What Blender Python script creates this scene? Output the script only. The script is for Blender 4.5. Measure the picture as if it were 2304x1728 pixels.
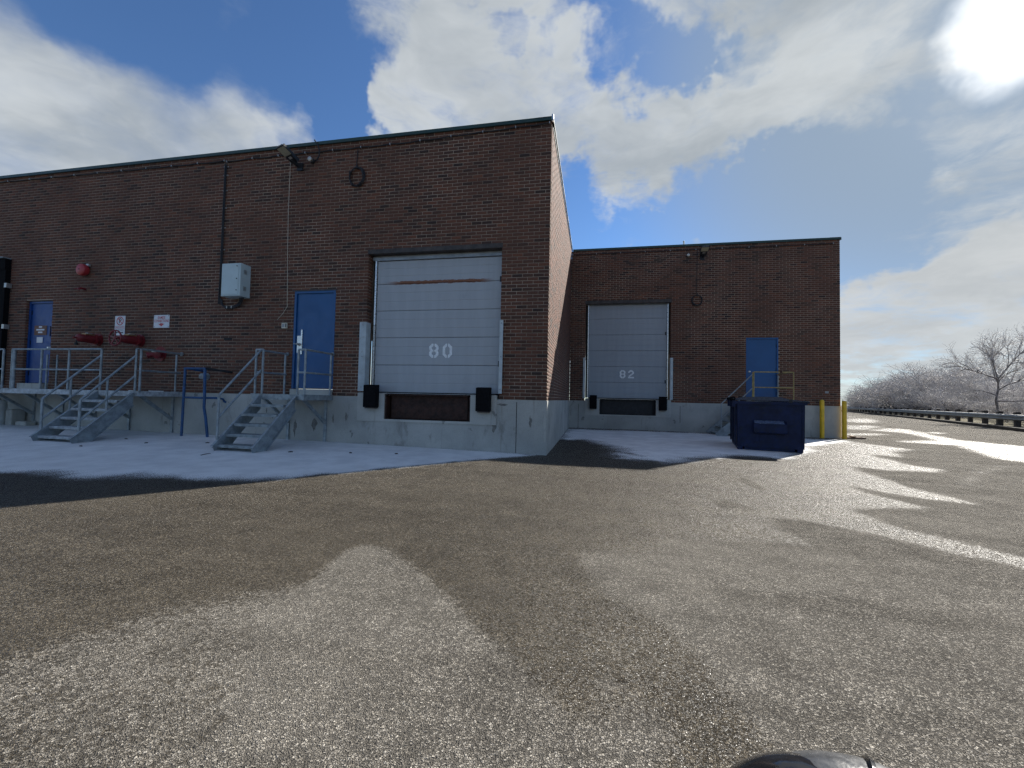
import bpy, bmesh, math, random
import numpy as np
from mathutils import Vector, Matrix, noise as mnoise

scene = bpy.context.scene
for o in list(bpy.data.objects):
    bpy.data.objects.remove(o)
COL = scene.collection
random.seed(7)
RNG = np.random.default_rng(7)

# ------------------------------------------------------------------ camera
cam_data = bpy.data.cameras.new('camera')
cam_data.sensor_width = 36.0
cam_data.lens = 945.04 / 2304 * 36.0
cam_data.clip_start = 0.02
cam_data.clip_end = 6000
cam = bpy.data.objects.new('camera', cam_data)
COL.objects.link(cam)
YAW, PITCH, ROLL = -0.1943, 0.0338, 0.0215
CAM = Vector((0.8811, -7.8977, 1.0579))
_f = Vector((math.sin(YAW) * math.cos(PITCH), math.cos(YAW) * math.cos(PITCH), math.sin(PITCH)))
_r = Vector((math.cos(YAW), -math.sin(YAW), 0))
_u = _r.cross(_f)
_r2 = _r * math.cos(ROLL) + _u * math.sin(ROLL)
_u2 = _u * math.cos(ROLL) - _r * math.sin(ROLL)
cam.matrix_world = Matrix(((_r2.x, _u2.x, -_f.x, CAM.x), (_r2.y, _u2.y, -_f.y, CAM.y),
                           (_r2.z, _u2.z, -_f.z, CAM.z), (0, 0, 0, 1)))
scene.camera = cam

# ------------------------------------------------------------------ light
SUN_AZ, SUN_EL = math.radians(39.4), math.radians(30.8)      # azimuth clockwise from +Y
SUN_DIR = Vector((math.sin(SUN_AZ) * math.cos(SUN_EL), math.cos(SUN_AZ) * math.cos(SUN_EL), math.sin(SUN_EL)))
sun_data = bpy.data.lights.new('sun', 'SUN')
sun_data.energy = 3.6
sun_data.angle = math.radians(0.55)
sun_data.color = (1.0, 0.95, 0.87)
sun = bpy.data.objects.new('sun', sun_data)
COL.objects.link(sun)
sun.location = (20, 25, 25)
sun.rotation_euler = (-SUN_DIR).to_track_quat('-Z', 'Y').to_euler()
scene.view_settings.view_transform = 'Standard'
scene.view_settings.look = 'None'
scene.view_settings.gamma = 1
scene.view_settings.use_curve_mapping = False
scene.view_settings.exposure = EXPOSURE = 1.55
SKY_STRENGTH = 0.07
scene.cycles.max_bounces = 5
scene.cycles.diffuse_bounces = 3
scene.cycles.glossy_bounces = 2
scene.cycles.transparent_max_bounces = 8
scene.cycles.use_adaptive_sampling = True
scene.cycles.adaptive_threshold = 0.02
scene.cycles.use_denoising = True
scene.cycles.denoiser = 'OPENIMAGEDENOISE'
scene.cycles.denoising_input_passes = 'RGB_ALBEDO_NORMAL'
scene.cycles.denoising_prefilter = 'NONE'
scene.cycles.sample_clamp_indirect = 6

# ------------------------------------------------------------------ node helper
class NT:
    def __init__(self, tree):
        self.t = tree; tree.nodes.clear()
    def n(self, typ, ins=None, out=0, **attrs):
        nd = self.t.nodes.new(typ)
        for k, v in attrs.items():
            setattr(nd, k, v)
        for k, v in (ins or {}).items():
            sock = nd.inputs[k]
            if isinstance(v, bpy.types.NodeSocket):
                self.t.links.new(v, sock)
            else:
                sock.default_value = v
        return nd if out is None else nd.outputs[out]
    def math(self, op, a, b=None, c=None, clamp=False):
        ins = {0: a}
        if b is not None: ins[1] = b
        if c is not None: ins[2] = c
        return self.n('ShaderNodeMath', ins, operation=op, use_clamp=clamp)
    def vmath(self, op, a, b=None, out=0):
        ins = {0: a}
        if b is not None: ins[1] = b
        return self.n('ShaderNodeVectorMath', ins, out, operation=op)
    def scale(self, a, s):
        return self.n('ShaderNodeVectorMath', {0: a, 3: s}, operation='SCALE')
    def step(self, x, a, b, lo=0.0, hi=1.0, smooth=True):
        return self.n('ShaderNodeMapRange', {0: x, 1: a, 2: b, 3: lo, 4: hi},
                      interpolation_type='SMOOTHSTEP' if smooth else 'LINEAR')
    def mix(self, f, a, b, blend='MIX'):
        nd = self.t.nodes.new('ShaderNodeMix'); nd.data_type = 'RGBA'; nd.blend_type = blend
        nd.clamp_factor = True
        for i, v in ((0, f), (6, a), (7, b)):
            if isinstance(v, bpy.types.NodeSocket): self.t.links.new(v, nd.inputs[i])
            else: nd.inputs[i].default_value = v if i == 0 else (tuple(v) + (1,))[:4]
        return nd.outputs[2]
    dims = '3D'
    def noise(self, vec, scale, detail=3, rough=0.55, out=0, dist=0.0):
        return self.n('ShaderNodeTexNoise', {'Vector': vec, 'Scale': scale, 'Detail': detail,
                                             'Roughness': rough, 'Distortion': dist}, out, noise_dimensions=self.dims)
    def ramp(self, fac, stops):
        nd = self.n('ShaderNodeValToRGB', {0: fac}, None)
        el = nd.color_ramp.elements
        while len(el) < len(stops): el.new(0.5)
        for e, (p, c) in zip(el, stops):
            e.position = p; e.color = tuple(c) + (1,)
        return nd.outputs[0]
    def attr(self, name, out=2):
        return self.n('ShaderNodeAttribute', {}, out, attribute_name=name)
    def bump(self, h, strength=0.3, dist=0.01):
        return self.n('ShaderNodeBump', {'Strength': strength, 'Distance': dist, 'Height': h})
    def pos(self):
        return self.n('ShaderNodeNewGeometry', {}, 0)
    def surface(self, **ins):
        b = self.n('ShaderNodeBsdfPrincipled', {k.replace('_', ' '): ((tuple(v) + (1,))[:4] if isinstance(v, tuple) else v) for k, v in ins.items()})
        o = self.t.nodes.new('ShaderNodeOutputMaterial')
        self.t.links.new(b, o.inputs[0])

def new_mat(name):
    m = bpy.data.materials.new(name); m.use_nodes = True
    return m, NT(m.node_tree)

# ------------------------------------------------------------------ world
WET = [
    [(-8.2, -3.97), (-6.8, -3.72), (-4.71, -3.02), (-3.41, -2.58), (-2.87, -2.15), (-2.89, 7.06), (-0.08, 8.6), (9.37, 10.72), (8.15, 6.24), (8.45, 5.33), (8.61, 4.25), (7.82, 3.46), (7.21, 2.39), (6.79, 2.52), (6.54, 1.0), (6.8, 0.53), (6.38, 0.22), (5.64, 0.12), (5.28, 0.43), (5.13, -0.24), (4.96, -1.26), (5.02, -1.96), (5.06, -2.33), (4.62, -2.2), (4.41, -1.95), (4.19, -1.57), (4.16, -2.15), (4.31, -2.47), (4.32, -2.71), (3.91, -2.79), (3.49, -2.99), (3.51, -3.62), (3.72, -3.94), (3.91, -4.2), (4.12, -4.41), (3.85, -4.69), (3.7, -4.45), (3.44, -4.23), (3.2, -3.9), (2.97, -3.73), (2.74, -3.57), (2.56, -3.56), (2.4, -3.78), (2.41, -3.98), (2.47, -4.18), (2.53, -4.34), (2.1, -4.34), (1.83, -4.41), (1.51, -4.41), (1.42, -4.57), (1.3, -4.84), (1.07, -4.89), (0.92, -4.85), (0.82, -4.95), (0.84, -5.08), (0.9, -5.29), (1.0, -5.55), (1.09, -5.6), (1.26, -5.77), (1.37, -6.03), (1.4, -6.25), (1.44, -6.37), (1.44, -6.46), (1.45, -6.56), (1.51, -6.73), (0.97, -6.85), (1.09, -6.52), (1.14, -6.5), (1.11, -6.42), (1.04, -6.35), (0.98, -6.27), (0.93, -6.22), (0.96, -6.32), (1.0, -6.44), (0.88, -6.48), (0.81, -6.49), (0.87, -6.82), (0.62, -6.97), (-0.43, -7.28), (-1.61, -7.15), (-3.05, -6.56)],
    [(12.59, 13.1), (14.84, 15.71), (15.32, 15.05), (14.44, 12.91), (13.14, 9.74), (12.69, 8.57), (12.79, 7.63), (12.92, 6.72), (13.28, 5.64), (9.27, 1.28), (9.27, 2.3), (9.19, 2.76), (10.18, 4.83), (10.81, 6.1), (10.36, 6.33), (10.0, 6.6), (9.78, 6.82), (10.68, 7.5), (11.59, 8.01), (12.69, 10.45), (13.13, 11.9), (12.84, 12.32)],
    [(14.53, 12.81), (15.36, 13.36), (15.04, 12.37), (14.38, 11.93)],
    [(10.23, 10.29), (11.39, 10.85), (11.76, 10.4), (10.76, 9.47), (9.52, 8.9)],
    [(13.78, 17.2), (15.5, 18.17), (15.37, 16.86), (12.57, 13.35), (11.72, 13.19)],
    [(19.95, 28.97), (24.34, 34.51), (21.02, 26.95), (18.11, 22.33), (17.0, 21.66), (16.96, 23.18)],
    [(38.67, 65.26), (26.51, 40.18), (23.08, 34.51), (24.26, 37.36)],
]
SEMI = [
    [(6.81, 0.55), (8.18, 1.8), (8.89, 1.83), (8.02, 0.78), (7.17, 0.03), (6.0, -1.32), (5.3, -1.54), (5.5, -1.03), (6.22, -0.13)],
]
DRY = [
    [(2.8, -1.49), (3.01, -1.33), (2.98, -1.86), (2.99, -2.37), (2.86, -2.06)],
    [(2.15, -2.98), (2.33, -2.98), (2.48, -3.29), (2.34, -3.4), (2.15, -3.29)],
]
LOBE = [
    [(-0.71, -5.14), (-0.52, -5.17), (-0.24, -5.42), (-0.0, -5.63), (0.21, -5.82), (0.38, -6.02), (0.57, -6.2), (0.68, -6.33), (0.75, -6.43), (0.81, -6.49), (0.9, -6.62), (0.96, -6.82), (0.02, -7.03), (-0.17, -6.82), (-0.33, -6.59), (-0.51, -6.33), (-0.68, -6.07), (-0.65, -5.81), (-0.68, -5.6), (-0.75, -5.28)],
    [(-0.79, -5.98), (-0.6, -5.85), (0.15, -6.33), (0.45, -6.94), (-0.75, -7.2), (-1.36, -6.95), (-1.22, -6.59), (-1.11, -6.3)],
]
SNOW = [
    [(-19.38, -1.18), (-13.77, 0.02), (-11.08, 0.46), (-8.75, 0.41), (-4.79, 0.29), (-1.97, -0.09), (-0.01, -0.28), (0.6, -0.06), (0.59, -0.65), (-0.02, -1.22), (-0.78, -1.6), (-1.54, -2.32), (-2.24, -2.82), (-3.21, -3.29), (-3.86, -3.41), (-4.57, -3.48), (-4.97, -3.73), (-5.96, -3.69), (-6.61, -3.83), (-9.13, -4.56)],
    [(0.03, 6.68), (1.25, 6.72), (4.51, 6.91), (5.13, 6.52), (7.22, 6.58), (8.07, 6.71), (8.2, 6.21), (6.08, 3.98), (5.12, 1.91), (4.43, 1.19), (3.6, 1.34), (3.0, 0.74), (2.48, 0.28), (2.14, -0.22), (1.77, 0.02), (1.44, 0.1), (1.3, 0.87), (1.74, 0.57), (1.53, 1.48), (1.14, 2.24), (0.67, 3.29), (0.24, 3.11), (0.05, 3.16)],
    [(-0.12, -0.33), (0.3, -0.07), (0.74, -0.02), (1.04, -0.24), (0.75, -0.41), (0.43, -0.67), (0.34, -1.07), (-0.18, -1.3), (-0.72, -1.49), (-0.92, -0.69)],
]
RAIL = [(18.52, 9.72), (19.45, 11.93), (20.37, 14.15), (21.3, 16.36), (22.22, 18.58), (23.19, 20.78), (24.16, 22.97), (25.05, 25.2), (25.95, 27.42), (26.86, 29.65), (27.78, 31.86), (28.68, 34.09), (29.57, 36.31), (30.45, 38.55), (31.33, 40.78), (32.16, 43.03), (33.02, 45.28), (33.84, 47.53), (34.65, 49.79), (35.51, 52.03), (36.29, 54.3), (37.18, 56.53), (38.03, 58.77), (38.89, 61.01), (39.77, 63.24), (40.67, 65.47), (41.54, 67.71), (42.42, 69.94), (43.32, 72.17), (44.2, 74.4), (45.09, 76.63), (45.98, 78.86), (46.85, 81.09), (47.74, 83.32), (48.61, 85.56)]
LOBES = [(-0.817, 0.452, 0.356, 0.166, 0.55), (-0.733, 0.562, 0.383, 0.136, 0.45), (-0.794, 0.421, 0.439, 0.054, 0.3), (-0.63, 0.63, 0.455, 0.06, 0.4), (-0.613, 0.561, 0.557, 0.048, 0.2), (-0.567, 0.666, 0.485, 0.04, 0.45), (-0.589, 0.624, 0.514, 0.053, 0.35), (-0.585, 0.558, 0.589, 0.041, 0.25), (-0.324, 0.757, 0.568, 0.118, 0.8), (-0.152, 0.769, 0.621, 0.097, 0.8), (-0.048, 0.811, 0.584, 0.089, 0.75), (-0.182, 0.84, 0.511, 0.144, 0.8), (0.054, 0.863, 0.503, 0.124, 0.95), (0.185, 0.858, 0.479, 0.09, 0.95), (0.248, 0.818, 0.519, 0.082, 0.9), (0.287, 0.777, 0.561, 0.082, 0.8), (-0.242, 0.731, 0.638, 0.061, 0.6), (-0.352, 0.71, 0.61, 0.051, 0.4), (-0.353, 0.652, 0.671, 0.088, 0.55), (-0.238, 0.685, 0.688, 0.082, 0.55), (-0.118, 0.713, 0.691, 0.065, 0.5), (0.026, 0.728, 0.685, 0.07, 0.6), (0.143, 0.74, 0.657, 0.067, 0.6), (0.259, 0.739, 0.622, 0.074, 0.7), (0.362, 0.728, 0.582, 0.089, 0.6), (0.464, 0.694, 0.55, 0.099, 0.35), (0.191, 0.884, 0.427, 0.051, 0.6), (0.493, 0.85, 0.186, 0.07, 0.9), (0.575, 0.79, 0.215, 0.062, 0.95), (0.622, 0.749, 0.229, 0.062, 0.95), (0.464, 0.876, 0.133, 0.069, 0.7), (0.59, 0.796, 0.134, 0.09, 0.9), (0.55, 0.832, 0.07, 0.082, 0.7), (0.572, 0.729, 0.376, 0.079, 0.2), (-0.466, 0.675, 0.571, 0.066, -1.2), (-0.465, 0.623, 0.629, 0.093, -1.0), (-0.464, 0.703, 0.538, 0.06, -1.0), (-0.542, 0.609, 0.579, 0.067, -0.5), (-0.616, 0.538, 0.576, 0.08, -0.45), (-0.529, 0.665, 0.528, 0.04, -0.35), (-0.587, 0.656, 0.475, 0.023, -0.3), (-0.665, 0.499, 0.556, 0.074, -0.6), (-0.724, 0.463, 0.512, 0.044, -0.4), (-0.742, 0.42, 0.523, 0.061, -0.5), (-0.004, 0.76, 0.65, 0.054, -1.0), (0.08, 0.786, 0.612, 0.051, -1.0), (0.159, 0.78, 0.605, 0.047, -0.95), (-0.079, 0.734, 0.674, 0.041, -0.7), (0.215, 0.785, 0.581, 0.038, -0.7), (-0.171, 0.73, 0.662, 0.038, -0.55), (-0.02, 0.917, 0.398, 0.098, -1.0), (0.153, 0.918, 0.367, 0.071, -1.0), (0.278, 0.888, 0.366, 0.093, -1.0), (0.359, 0.846, 0.395, 0.089, -0.9), (0.396, 0.86, 0.321, 0.074, -0.8), (0.432, 0.801, 0.415, 0.067, -0.5), (-0.049, 0.896, 0.441, 0.049, -0.6), (0.452, 0.852, 0.264, 0.038, -0.5), (0.498, 0.799, 0.337, 0.061, -0.4), (0.549, 0.83, 0.097, 0.022, -0.3), (0.456, 0.861, 0.224, 0.016, -0.3)]
world = bpy.data.worlds.new('World')
scene.world = world
world.use_nodes = True
w = NT(world.node_tree)
dirv = w.vmath('NORMALIZE', w.n('ShaderNodeTexCoord', {}, 0))
sky = w.n('ShaderNodeTexSky', {}, sky_type='NISHITA', sun_disc=False, sun_elevation=SUN_EL, sun_rotation=SUN_AZ,
          altitude=150, air_density=1.0, dust_density=0.15, ozone_density=2.2)
cov = neg = None
# the left of the sky is a soft veil, the right is broken cumulus
soft = w.step(w.vmath('DOT_PRODUCT', dirv, (-0.80, 0.46, 0.38), 1), math.cos(math.radians(34)), math.cos(math.radians(8)), 0.0, 0.7)
crisp = w.math('SUBTRACT', 1.0, soft)
dirw = w.vmath('NORMALIZE', w.vmath('ADD', dirv, w.scale(w.vmath('SUBTRACT', w.noise(dirv, 5.0, 5, 0.62, out=1), (0.5, 0.5, 0.5)), w.math('MULTIPLY', crisp, 0.34))))
for (x, y, z, ang, wt) in LOBES:
    d = w.vmath('DOT_PRODUCT', dirw, (x, y, z), 1)
    s = w.step(d, math.cos(min(ang * 1.45, 1.5)), math.cos(ang * 0.15), 0.0, wt)
    if wt > 0: cov = s if cov is None else w.math('ADD', cov, s)
    else: neg = s if neg is None else w.math('ADD', neg, s)
sep = w.n('ShaderNodeSeparateXYZ', {0: dirv}, None)
zz = w.math('ADD', w.math('MAXIMUM', sep.outputs[2], 0.0), 0.22)
flat = w.n('ShaderNodeCombineXYZ', {0: w.math('DIVIDE', sep.outputs[0], zz), 1: w.math('DIVIDE', sep.outputs[1], zz), 2: w.math('MULTIPLY', sep.outputs[2], 2.0)})
warp = w.scale(w.vmath('SUBTRACT', w.noise(flat, 1.6, 4, 0.6, out=1), (0.5, 0.5, 0.5)), 0.35)
flatw = w.vmath('ADD', flat, warp)
n_big = w.noise(flatw, 1.9, 6, 0.62)
n_fine = w.noise(flatw, 6.0, 5, 0.66)
nz = w.math('ADD', w.math('MULTIPLY', w.math('SUBTRACT', n_big, 0.5), 1.5), w.math('MULTIPLY', w.math('SUBTRACT', n_fine, 0.5), 1.15))
# away from the view the sky goes on blue with broken cloud of the same kind
low = w.step(sep.outputs[2], 0.16, 0.02, 0.0, 0.6)
covc = w.n('ShaderNodeClamp', {0: w.math('ADD', w.math('ADD', w.math('MINIMUM', cov, 0.95), low), neg), 1: -0.9, 2: 0.9})
cover = w.math('ADD', w.math('MULTIPLY_ADD', covc, 0.56, 0.40), w.math('MULTIPLY', nz, crisp))
alpha = w.step(cover, 0.18, 1.0)
thick = w.step(cover, 0.7, 1.25)
sdot = w.math('MAXIMUM', w.vmath('DOT_PRODUCT', dirv, tuple(SUN_DIR), 1), 0.0)
halo = w.math('POWER', sdot, 26.0)
glow = w.math('POWER', sdot, 150.0)
core = w.math('ADD', w.math('MULTIPLY', w.math('POWER', sdot, 4000.0), 5.0), w.step(w.math('ADD', w.math('MULTIPLY', sdot, 0.75), w.math('MULTIPLY', w.math('MAXIMUM', w.vmath('DOT_PRODUCT', dirw, tuple(SUN_DIR), 1), 0.0), 0.25)), math.cos(math.radians(5.4)), math.cos(math.radians(2.0)), 0.0, 0.30))
CB = 1.0 / SKY_STRENGTH
shade = w.noise(flatw, 2.2, 5, 0.6)
cl = w.mix(w.step(shade, 0.30, 0.70), (0.132 * CB, 0.147 * CB, 0.160 * CB), (0.228 * CB, 0.240 * CB, 0.246 * CB))
cl = w.mix(w.step(sep.outputs[2], 0.34, 0.22, 0.0, 0.55), cl, (0.225 * CB, 0.228 * CB, 0.226 * CB))
cl = w.mix(w.math('MULTIPLY', thick, 0.3), cl, (0.160 * CB, 0.171 * CB, 0.178 * CB))
blue = w.mix(1.0, sky, (0.40, 0.53, 0.68), 'MULTIPLY')
sdw = w.math('MAXIMUM', w.vmath('DOT_PRODUCT', dirw, tuple(SUN_DIR), 1), 0.0)
haze_f = w.step(sdot, math.cos(math.radians(36)), math.cos(math.radians(8)), 0.0, 0.92)
blue = w.mix(haze_f, blue, (0.105 * CB, 0.133 * CB, 0.165 * CB))
col = w.mix(w.math('MULTIPLY', alpha, 0.95), blue, cl)
add = w.math('ADD', w.math('ADD', w.math('MULTIPLY', halo, 0.004 * CB), w.math('MULTIPLY', glow, 0.02 * CB)), w.math('MULTIPLY', core, 1.0 * CB))
sunny = w.scale(w.n('ShaderNodeCombineXYZ', {0: 1.0, 1: 0.96, 2: 0.88}), add)
final = w.vmath('ADD', col, sunny)
bg = w.n('ShaderNodeBackground', {0: final, 1: SKY_STRENGTH})
wo = w.t.nodes.new('ShaderNodeOutputWorld')
w.t.links.new(bg, wo.inputs[0])
try:
    world.cycles.sampling_method = 'MANUAL'; world.cycles.sample_map_resolution = 512
except Exception:
    pass

# ------------------------------------------------------------------ materials
def mat_plain(name, col, rough=0.6, metal=0.0, var=0.15, scale=6.0, bump=0.0, bscale=60.0, spec=0.5, dirt=None, dirt_amt=0.5):
    m, t = new_mat(name)
    p = t.pos()
    n1 = t.noise(p, scale, 5, 0.6)
    c = t.mix(t.step(n1, 0.3, 0.7), tuple(x * (1 - var) for x in col), tuple(min(1, x * (1 + var)) for x in col))
    if dirt:
        n2 = t.noise(p, scale * 1.7, 7, 0.7, dist=0.6)
        c = t.mix(t.step(n2, 0.52, 0.72, 0, dirt_amt), c, dirt)
    ins = dict(Base_Color=c, Roughness=t.step(t.noise(p, scale * 3, 3), 0.2, 0.8, max(0.03, rough - 0.1), min(1, rough + 0.1)), Metallic=metal)
    b = t.n('ShaderNodeBsdfPrincipled', {k.replace('_', ' '): v for k, v in ins.items()}, None)
    b.inputs['Specular IOR Level'].default_value = spec
    if bump:
        t.t.links.new(t.bump(t.noise(p, bscale, 4), bump, 0.01), b.inputs['Normal'])
    o = t.t.nodes.new('ShaderNodeOutputMaterial'); t.t.links.new(b.outputs[0], o.inputs[0])
    return m

M = {}
M['galv'] = mat_plain('galvanised_steel', (0.27, 0.31, 0.33), 0.5, 0.35, 0.25, 9, 0.1, 120, dirt=(0.12, 0.11, 0.10), dirt_amt=0.4)
M['galv_snow'] = mat_plain('frosted_steel', (0.38, 0.41, 0.43), 0.6, 0.2, 0.3, 14, 0.1, 120)
M['blue_door'] = mat_plain('blue_door_paint', (0.004, 0.072, 0.215), 0.42, 0, 0.07, 2.0, 0.04, 8, dirt=(0.006, 0.06, 0.17), dirt_amt=0.3)
M['blue_door_old'] = mat_plain('faded_blue_door_paint', (0.006, 0.052, 0.21), 0.45, 0, 0.1, 3, 0.04, 8)
M['blue_pipe'] = mat_plain('blue_pipe_paint', (0.012, 0.07, 0.19), 0.45, 0, 0.25, 9, 0.1, 60, dirt=(0.03, 0.04, 0.05), dirt_amt=0.7)
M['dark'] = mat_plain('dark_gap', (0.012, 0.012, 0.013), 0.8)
M['rubber'] = mat_plain('black_rubber', (0.006, 0.006, 0.007), 0.9, 0, 0.3, 20, 0.4, 70, spec=0.12)
M['black_metal'] = mat_plain('black_metal', (0.015, 0.017, 0.02), 0.5, 0.2, 0.2, 12)
M['cable'] = mat_plain('black_cable', (0.012, 0.012, 0.014), 0.6)
M['clip'] = mat_plain('cable_clip_metal', (0.45, 0.45, 0.43), 0.4, 0.6)
M['pale_metal'] = mat_plain('pale_cabinet_paint', (0.46, 0.56, 0.57), 0.4, 0, 0.05, 3, 0.02, 20, dirt=(0.36, 0.42, 0.42), dirt_amt=0.4)
M['grey_metal'] = mat_plain('grey_metal', (0.25, 0.27, 0.28), 0.45, 0.4, 0.15, 8)
M['steel_bright'] = mat_plain('bright_steel', (0.62, 0.62, 0.60), 0.3, 0.7, 0.08, 10)
M['guard'] = mat_plain('door_guard_paint', (0.42, 0.48, 0.50), 0.5, 0, 0.12, 6, 0.05, 40, dirt=(0.20, 0.12, 0.07), dirt_amt=0.35)
M['green'] = mat_plain('green_flashing', (0.012, 0.042, 0.034), 0.45, 0, 0.15, 5, 0.05, 9, dirt=(0.03, 0.05, 0.045), dirt_amt=0.6)
M['lintel'] = mat_plain('rusted_lintel_paint', (0.05, 0.045, 0.042), 0.7, 0, 0.4, 7, 0.3, 50, dirt=(0.11, 0.05, 0.025), dirt_amt=0.7)
M['red'] = mat_plain('red_valve_paint', (0.17, 0.012, 0.016), 0.45, 0, 0.25, 14, 0.1, 60, dirt=(0.06, 0.01, 0.01), dirt_amt=0.6)
M['red_bell'] = mat_plain('red_bell_paint', (0.36, 0.025, 0.03), 0.4, 0, 0.1, 8)
M['brass'] = mat_plain('weathered_brass', (0.30, 0.20, 0.10), 0.45, 0.6, 0.3, 30)
M['sign_white'] = mat_plain('sign_white', (0.62, 0.63, 0.66), 0.35, 0, 0.05, 6)
M['sign_red'] = mat_plain('sign_red', (0.45, 0.03, 0.04), 0.4, 0, 0.1, 20)
M['sign_black'] = mat_plain('sign_black', (0.02, 0.02, 0.025), 0.4)
M['notice_brown'] = mat_plain('brown_notice', (0.16, 0.075, 0.05), 0.6)
M['stencil'] = mat_plain('white_stencil_paint', (0.74, 0.77, 0.78), 0.6, 0, 0.1, 25, dirt=(0.5, 0.55, 0.58), dirt_amt=0.5)
M['yellow'] = mat_plain('yellow_bollard_paint', (0.70, 0.44, 0.012), 0.45, 0, 0.12, 8, 0.06, 40, dirt=(0.45, 0.27, 0.02), dirt_amt=0.5)
M['yellow_rail'] = mat_plain('worn_yellow_rail_paint', (0.30, 0.24, 0.09), 0.55, 0, 0.3, 12, 0.1, 60, dirt=(0.20, 0.08, 0.03), dirt_amt=0.8)
M['grey_stair'] = mat_plain('grey_stair_paint', (0.22, 0.26, 0.28), 0.55, 0, 0.2, 8, dirt=(0.12, 0.12, 0.11))
M['dumpster'] = mat_plain('blue_dumpster_paint', (0.0045, 0.0115, 0.046), 0.5, 0, 0.4, 4.5, 0.12, 30, spec=0.25, dirt=(0.014, 0.019, 0.024), dirt_amt=0.8)
M['dumpster_lid'] = mat_plain('black_lid_plastic', (0.012, 0.018, 0.045), 0.28, 0, 0.2, 6, 0.06, 20)
M['wood'] = mat_plain('weathered_plank', (0.14, 0.085, 0.05), 0.8, 0, 0.4, 16, 0.3, 60)
M['guardrail'] = mat_plain('guardrail_steel', (0.10, 0.11, 0.12), 0.45, 0.5, 0.2, 3)  # steel tone darkened for the shade on the side turned from the sun
M['post_wood'] = mat_plain('dark_timber_post', (0.035, 0.03, 0.026), 0.9, 0, 0.4, 20, 0.3, 60)
M['lens'] = mat_plain('lamp_lens', (0.34, 0.33, 0.25), 0.25, 0, 0.1, 20)
M['cream'] = mat_plain('cream_plastic', (0.55, 0.52, 0.42), 0.5)
M['car_black'] = mat_plain('gloss_black_plastic', (0.012, 0.012, 0.014), 0.12, 0, 0.2, 30, 0.02, 300)
M['car_grey'] = mat_plain('dusty_grey_plastic', (0.06, 0.062, 0.066), 0.32, 0, 0.3, 60, 0.05, 300)
M['mirror'] = mat_plain('mirror_glass', (0.6, 0.62, 0.65), 0.03, 1.0, 0.02, 5)
M['rust_plate'] = mat_plain('rusty_leveler_steel', (0.035, 0.014, 0.009), 0.75, 0.1, 0.45, 7, 0.3, 60, dirt=(0.06, 0.024, 0.012), dirt_amt=0.6)  # rust tone, darkened further for the shade deep in the dock pit
M['black_plate'] = mat_plain('black_leveler_steel', (0.013, 0.014, 0.016), 0.6, 0.1, 0.3, 8)
M['roof'] = mat_plain('roof_gravel', (0.22, 0.21, 0.20), 0.9, 0, 0.2, 30)
M['kerb'] = mat_plain('dark_kerb_concrete', (0.04, 0.037, 0.033), 0.95, 0, 0.3, 2.5, 0.3, 40, spec=0.05)  # very dark, matte concrete tone
M['scar'] = mat_plain('concrete_scar', (0.17, 0.165, 0.15), 0.9, 0, 0.3, 12, 0.4, 60)
M['frost_spots'] = mat_plain('frosted_blue_paint', (0.07, 0.10, 0.17), 0.6, 0, 0.5, 14, dirt=(0.5, 0.52, 0.55), dirt_amt=0.9)
M['snow_block'] = mat_plain('pale_block', (0.5, 0.53, 0.52), 0.7, 0, 0.15, 5)

# overhead door sheet: painted steel with rust at one joint
def door_mat(name, col, rust_z=None, x0=0, x1=1):
    m, t = new_mat(name)
    p = t.pos(); s = t.n('ShaderNodeSeparateXYZ', {0: p}, None)
    streak = t.noise(t.vmath('MULTIPLY', p, (7, 7, 0.7)), 1.0, 5, 0.6)
    c = t.mix(t.step(streak, 0.3, 0.72), tuple(x * 0.95 for x in col), tuple(x * 1.04 for x in col))
    dirt = t.noise(p, 2.2, 7, 0.65)
    c = t.mix(t.step(dirt, 0.54, 0.8, 0, 0.3), c, tuple(x * 0.65 for x in col))
    if rust_z:
        edge = t.math('ADD', s.outputs[2], t.math('MULTIPLY', t.noise(t.vmath('MULTIPLY', p, (7, 7, 30)), 1.0, 6, 0.75), -0.10))
        band = t.math('MULTIPLY', t.step(edge, rust_z - 0.075, rust_z - 0.055), t.step(edge, rust_z + 0.008, rust_z + 0.0, 0, 1))
        xr = t.math('MULTIPLY', t.step(s.outputs[0], x0, x0 + 0.5), t.step(s.outputs[0], x1, x1 - 0.4))
        rc = t.mix(t.noise(p, 60, 4), (0.06, 0.020, 0.01), (0.30, 0.11, 0.045))
        c = t.mix(t.math('MULTIPLY', band, xr), c, rc)
    t.surface(Base_Color=c, Roughness=0.5, Normal=t.bump(t.noise(p, 5, 3), 0.08, 0.02))
    return m
M['odoor_a'] = door_mat('overhead_door_paint', (0.355, 0.38, 0.40), 3.39, -3.55, -1.05)
M['odoor_b'] = door_mat('overhead_door_paint_grey', (0.295, 0.33, 0.36))

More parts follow.
